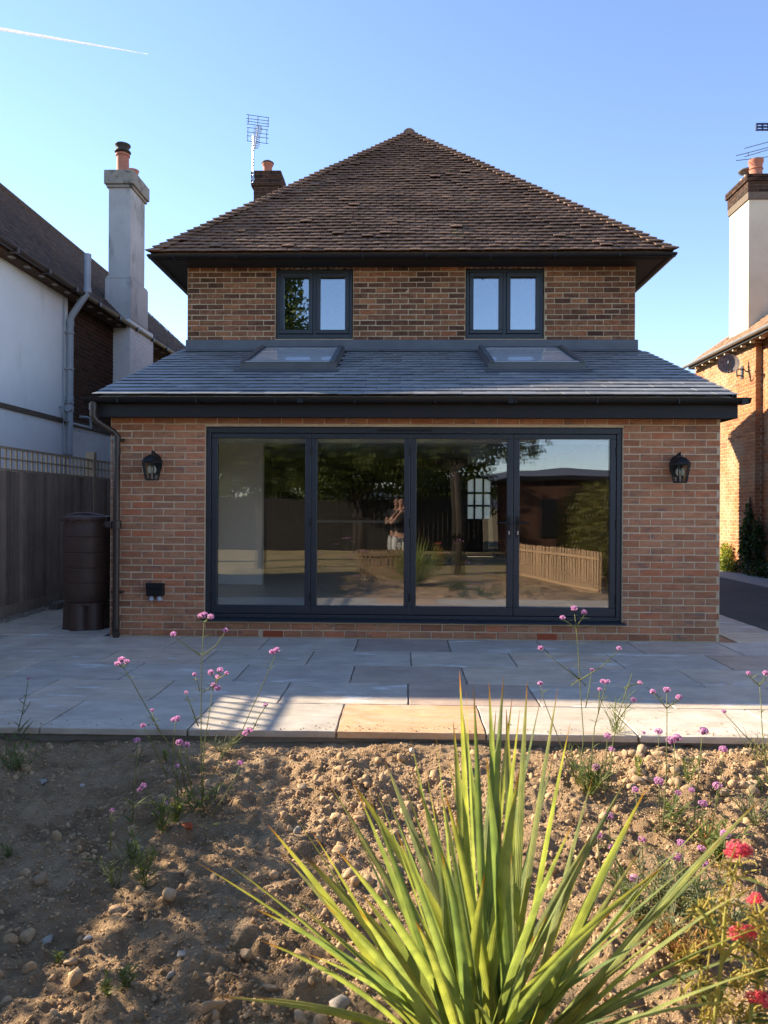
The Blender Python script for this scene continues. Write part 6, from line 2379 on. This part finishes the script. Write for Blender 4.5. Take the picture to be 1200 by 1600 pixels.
for i, (tx, ty, lb) in enumerate(((-8.0, -12.2, 'dense dark tree at the left end of the row beyond the back fence'), (-5.2, -12.6, 'second dense tree from the left beyond the back fence'),
                               (-2.6, -12.0, 'dense tree beyond the back fence behind the round tree'), (0.2, -12.5, 'dense tree beyond the back fence left of the outbuilding'),
                               (2.0, -13.0, 'last dense tree of the row, next to the outbuilding'))):
    tree(lb, (tx, ty, -.3), [(tx, ty, 2.9, 1.7, 1.3, 1.7, 1), (tx - .6, ty, 4.2, 1.3, 1.2, 1.3, .7), (tx + .7, ty, 1.7, 1.2, 1.1, 1.0, .6)], 3600, 0.24, tree_leaf, 0.13, (1.5,), 40 + i)
tree('leaning leafy tree at the left garden side, mirrored in the first door pane', (-3.4, -2.2, -.25),
     [(-3.2, -2.2, 2.7, 1.3, 1.0, .9, 1), (-2.2, -2.3, 2.9, 1.0, .9, .8, .8), (-4.3, -2.2, 2.6, 1.1, .9, .9, .8)], 5000, 0.14, tree_leaf, 0.09, (1.7,), 50)
he = thing('hedge', 'tall sunlit boundary hedge on the right, mirrored in the last door pane', 'hedge', (4.1, -1.8, -0.2))
v, f = leaf_cloud([(3.95 + .08 * i, 1.7 - 0.75 * i, 0.85 + .1 * math.sin(i * 2.1), .62, .65, 1.05, 1) for i in range(9)], 11000, 0.10)
fast_mesh('foliage', v, f, hedge_leaf, he)
m = MB()
for i in range(9):
    m.tube([(4.0 + .08 * i, 1.7 - .75 * i, -.3), (4.0 + .08 * i, 1.75 - .75 * i, .9)], .03, 6)
m.build('stems', bark, he)


def pickets(label, a, b, z0, z1):
    a, b = Vector((*a, 0)), Vector((*b, 0))
    L = (b - a).length
    t = thing('picket_fence', label, 'fence', ((a.x + b.x) / 2, (a.y + b.y) / 2, z0))
    an = math.atan2(b.y - a.y, b.x - a.x)
    me = mesh_from('picket', [(-.028 + x * .056, -.011 + y * .022, z) for z in (0, 1) for x, y in ((0, 0), (1, 0), (1, 1), (0, 1))],
                   [(0, 3, 2, 1), (4, 5, 6, 7), (0, 1, 5, 4), (1, 2, 6, 5), (2, 3, 7, 6), (3, 0, 4, 7)], wood_p)
    n = int(L / 0.075)
    for i in range(n + 1):
        p = a.lerp(b, i / n)
        o = bpy.data.objects.new('picket', me)
        o.matrix_basis = Matrix.Translation((p.x, p.y, z0)) @ Matrix.Rotation(an, 4, 'Z') @ Euler((R.uniform(-.02, .02), R.uniform(-.03, .03), 0)).to_matrix().to_4x4() @ Matrix.Diagonal((1, 1, z1 - z0 + R.uniform(-.015, .015), 1))
        COL.objects.link(o)
        attach(o, t)
    m = MB()
    nrm_ = Vector((-(b - a).y, (b - a).x, 0)).normalized() * 0.024
    for zz in (0.2, 0.85):
        h = z0 + (z1 - z0) * zz
        m.bar(a + nrm_ + Vector((0, 0, h)), b + nrm_ + Vector((0, 0, h)), 0.024, 0.045)
    m.build('rail', wood_p, t)


pickets('low picket fence at the back of the bed before the person', (-0.95, 0.12), (-0.05, 0.02), -0.2, 0.46)
pickets('low picket fence running along the right side of the bed', (2.3, -0.3), (3.3, 2.9), -0.2, 0.62)
bfn = thing('back_fence', 'dark closeboard fence along the far end of the garden', 'fence', (-1, -9.8, -0.3))
bm1 = mesh_from('fence_board', [(x * .15, y * .02, z) for z in (0, 1) for x, y in ((0, 0), (1, 0), (1, 1), (0, 1))],
                [(0, 3, 2, 1), (4, 5, 6, 7), (0, 1, 5, 4), (1, 2, 6, 5), (2, 3, 7, 6), (3, 0, 4, 7)], soffit_m)
for i in range(64):
    o = bpy.data.objects.new('fence_board', bm1)
    o.matrix_basis = Matrix.Translation((-7 + i * .155, -9.8 + (i % 2) * .012, -.3)) @ Matrix.Diagonal((1, 1, 1.9 + R.uniform(-.02, .02), 1))
    COL.objects.link(o)
    attach(o, bfn)
ob = thing('outbuilding', 'dark brick outbuilding with a flat roof beyond the right hedge', 'outbuilding', (5.4, -8, -0.3))
m = MB()
m.box(3.4, 9.5, -11, -6.5, -.3, 2.15)
m.build('wall', brick_brown, ob)
m = MB()
m.box(3.25, 9.65, -11.15, -6.35, 2.151, 2.28)
m.build('roof', fascia_m, ob)
m = MB()
m.box(4.0, 4.5, -6.5, -6.46, .5, 1.6)
m.build('window', blackpl, ob)
# long grasses round the bed
v_, f_ = [], []
mg = MB()
q = random.Random(77)
for i in range(700):
    x = q.uniform(-3.5, 3.2)
    y = q.uniform(-0.5, 0.95) if abs(x) > 0.5 else q.uniform(0.35, 0.95)
    y = min(y, 0.95)
    L = q.uniform(.12, .38) * (1.0 if y < 0.7 else 0.6)
    a = q.uniform(0, 2 * PI)
    p = Vector((x, y, -.14))
    blade(mg, p, p + Vector((math.cos(a) * L * .35, math.sin(a) * L * .3, L)), .008, .0, 3)
mg.build('long_grass', dry_grass, kind='stuff')

v, f = leaf_cloud([(-38 + 9 * i, 62 + 5 * math.sin(i * 1.7), 2.4, 5.5, 3.0, 3.2 + .8 * math.sin(i * 2.3), 1) for i in range(15)], 9000, 0.9)
tag(fast_mesh('far_treeline', v, f, tree_leaf), kind='stuff')
hl = MB()
nx1 = 60
v, f = [], []
for j, (yy, hh) in enumerate(((-500, 0), (-900, 1), (-1500, .6))):
    for i in range(nx1 + 1):
        x = -1400 + 2800 * i / nx1
        z = -3 + hh * (46 * math.exp(-((x - 260) / 330) ** 2) + 22 * math.exp(-((x + 500) / 400) ** 2) + 6 * math.sin(x * .01))
        v.append((x, yy, z))
for j in range(2):
    for i in range(nx1):
        a = j * (nx1 + 1) + i
        f.append((a, a + nx1 + 1, a + nx1 + 2, a + 1))
hl.add(v, f)
tag(hl.build('hills', hill_m, smooth=True), kind='structure')


# ------------------------------------------------------------------ the two people whose mirror image shows in the doors
def skin(name, verts, edges, radii, m, parent, root=0, sub=2):
    me = bpy.data.meshes.new(name)
    me.from_pydata([tuple(v) for v in verts], edges, [])
    me.materials.append(m)
    o = bpy.data.objects.new(name, me)
    COL.objects.link(o)
    attach(o, parent)
    md = o.modifiers.new('skin', 'SKIN')
    md.use_smooth_shade = True
    for i, r in enumerate(radii):
        r = r if isinstance(r, tuple) else (r, r)
        me.skin_vertices[0].data[i].radius = r
        me.skin_vertices[0].data[i].use_root = (i == root)
    ss = o.modifiers.new('sub', 'SUBSURF')
    ss.levels = sub
    ss.render_levels = sub
    return o


def person(x, y, z0, h, label, turn, top_m, bottom_m, target):
    """standing figure facing +Y, both hands raised holding a phone at target"""
    t = thing('person', label, 'person', (x, y, z0))
    k = h / 1.72
    O = lambda a, b, c: Vector((x + a * k, y + b * k, z0 + c * k))
    T = Vector(target)
    V, E, Rr = [], [], []

    def add(p, r, par=None):
        V.append(p)
        Rr.append(r if isinstance(r, tuple) else r * k)
        if par is not None:
            E.append((par, len(V) - 1))
        return len(V) - 1
    pel = add(O(0, 0, .92), (.135 * k, .10 * k))
    wai = add(O(0, 0, 1.06), (.125 * k, .09 * k), pel)
    che = add(O(0, .0, 1.26), (.15 * k, .10 * k), wai)
    nkb = add(O(0, -.01, 1.42), (.075 * k, .06 * k), che)
    nck = add(O(0, .0, 1.48), .052, nkb)
    chin = add(O(0, .025, 1.545), (.06 * k, .07 * k), nck)
    head = add(O(0, .02, 1.62), (.074 * k, .09 * k), chin)
    crn = add(O(0, .01, 1.70), (.055 * k, .065 * k), head)
    for s in (-1, 1):
        hip = add(O(s * .095, 0, .84), .088, pel)
        kn = add(O(s * .105, .015, .48), .055, hip)
        calf = add(O(s * .105, -.01, .33), .054, kn)
        ank = add(O(s * .11, -.01, .09), .036, calf)
        heel = add(O(s * .11, .0, .04), .038, ank)
        toe = add(O(s * .125, .15, .025), (.04 * k, .022 * k), heel)
        sh_ = add(O(s * .175, -.01, 1.38), .058, nkb)
        el = add(O(s * .215, .14, 1.14), .041, sh_)
        wr = add(T + Vector((s * .065, -.10, -.05)), .027, el)
        pm_ = add(T + Vector((s * .060, -.045, -.035)), (.026, .014), wr)
        kn_ = add(T + Vector((s * .052, -.018, -.015)), (.026, .012), pm_)
        for i, (dz, ln) in enumerate(((.034, .030), (.014, .036), (-.006, .034), (-.024, .026))):
            f1 = add(T + Vector((s * .045, .004, dz - .012)), .0085, kn_)
            f2 = add(T + Vector((s * (.045 - ln * .5), .012, dz - .010)), .0078, f1)
            add(T + Vector((s * (.045 - ln), .009, dz - .008)), .0065, f2)
        th = add(T + Vector((s * .052, -.026, .012)), .010, pm_)
        add(T + Vector((s * .030, -.020, .022)), .0085, th)
    skin('body', V, E, Rr, skin_m, t, 0, 2)
    # clothes
    sv = [O(0, 0, .90), O(0, 0, 1.06), O(0, 0, 1.26), O(0, -.01, 1.40)]
    se = [(0, 1), (1, 2), (2, 3)]
    sr = [(.155 * k, .12 * k), (.145 * k, .108 * k), (.168 * k, .118 * k), (.10 * k, .08 * k)]
    for s in (-1, 1):
        n0 = len(sv)
        sv += [O(s * .175, -.01, 1.375), O(s * .20, .075, 1.255)]
        se += [(3, n0), (n0, n0 + 1)]
        sr += [.074 * k, .062 * k]
    skin('t_shirt', sv, se, sr, top_m, t, 0, 2)
    sv = [O(0, 0, .95)]
    se, sr = [], [(.150 * k, .118 * k)]
    for s in (-1, 1):
        n0 = len(sv)
        sv += [O(s * .098, 0, .83), O(s * .108, .012, .55)]
        se += [(0, n0), (n0, n0 + 1)]
        sr += [.105 * k, .092 * k]
    skin('shorts', sv, se, sr, bottom_m, t, 0, 2)
    hv = [O(0, -.02, 1.70), O(0, -.05, 1.64), O(0, -.05, 1.58)]
    skin('hair', hv, [(0, 1), (1, 2)], [(.076 * k, .082 * k), (.080 * k, .070 * k), (.062 * k, .05 * k)], hair_m, t, 0, 2)
    m = MB()
    v, f = IC1
    for (c, r, d) in ((O(0, .112, 1.605), .012, (1, 1.2, 1.6)),):
        m.add([(c.x + a * r * d[0], c.y + b_ * r * d[1], c.z + e * r * d[2]) for a, b_, e in v], [tuple(q) for q in f.tolist()])
    m.build('nose', skin_m, t, smooth=True)
    for s in (-1, 1):
        m = MB()
        c = O(s * .030, .098, 1.635)
        m.add([(c.x + a * .011, c.y + b_ * .008, c.z + e * .008) for a, b_, e in v], [tuple(q) for q in f.tolist()])
        m.build('eye', hair_m, t, smooth=True)
        m = MB()
        c = O(s * .078, .01, 1.615)
        m.add([(c.x + a * .009, c.y + b_ * .018, c.z + e * .03) for a, b_, e in v], [tuple(q) for q in f.tolist()])
        m.build('ear', skin_m, t, smooth=True)
        m = MB()
        c = O(s * .12, .06, .03)
        m.add([(c.x + a * .052, c.y + b_ * .14, c.z + e * .045 + .01) for a, b_, e in IC2[0]], [tuple(q) for q in IC2[1].tolist()])
        m.build('shoe', shorts_m, t, smooth=True)
    m = MB()
    c = O(0, .094, 1.565)
    m.add([(c.x + a * .024, c.y + b_ * .008, c.z + e * .006) for a, b_, e in v], [tuple(q) for q in f.tolist()])
    m.build('mouth', airbrick, t, smooth=True)
    ph = thing('phone', 'black phone held up in both hands by the person in the black shirt', 'phone', T)
    m = MB()
    m.box(T.x - .036, T.x + .036, T.y - .008, T.y, T.z - .075, T.z + .075)
    m.build('phone_body', blackpl, ph, bevel=.003)
    return t


person(-0.13, -0.42, -0.16, 1.72, 'person in black shirt and white shorts holding up a phone behind the picket fence', 0, shirt_m, shorts_m, (-0.03, -0.045, 1.345))

# ------------------------------------------------------------------ vapour trail
trail = bpy.data.materials.new('vapour_trail')
trail.use_nodes = True
t = trail.node_tree
b = t.nodes['Principled BSDF']
b.inputs['Base Color'].default_value = (.92, .92, .92, 1)
b.inputs['Roughness'].default_value = 1
b.inputs['Specular IOR Level'].default_value = 0
tp = _n(t, 'ShaderNodeBsdfTransparent')
tl = _n(t, 'ShaderNodeBsdfTranslucent')
tl.inputs[0].default_value = (.92, .92, .92, 1)
a1 = _n(t, 'ShaderNodeMixShader')
a1.inputs[0].default_value = .5
t.links.new(b.outputs[0], a1.inputs[1])
t.links.new(tl.outputs[0], a1.inputs[2])
lw_ = _n(t, 'ShaderNodeLayerWeight')
lw_.inputs[0].default_value = .12
mx = _n(t, 'ShaderNodeMixShader')
t.links.new(lw_.outputs['Facing'], mx.inputs[0])
t.links.new(a1.outputs[0], mx.inputs[1])
t.links.new(tp.outputs[0], mx.inputs[2])
t.links.new(mx.outputs[0], t.nodes['Material Output'].inputs[0])
m = MB()
p0, p1 = W(-60, 35, Y=3000), W(231, 84.5, Y=3000)
pts = [p0.lerp(p1, i / 24) + Vector((0, 0, R.uniform(-.3, .3))) for i in range(25)]
m.tube(pts, [6.0 * (1 - (i / 24) ** 1.6) + 1.0 for i in range(25)], 12)
tag(m.build('vapour_trail', trail, smooth=True), 'thin white vapour trail crossing the blue sky above the left house', 'vapour trail')
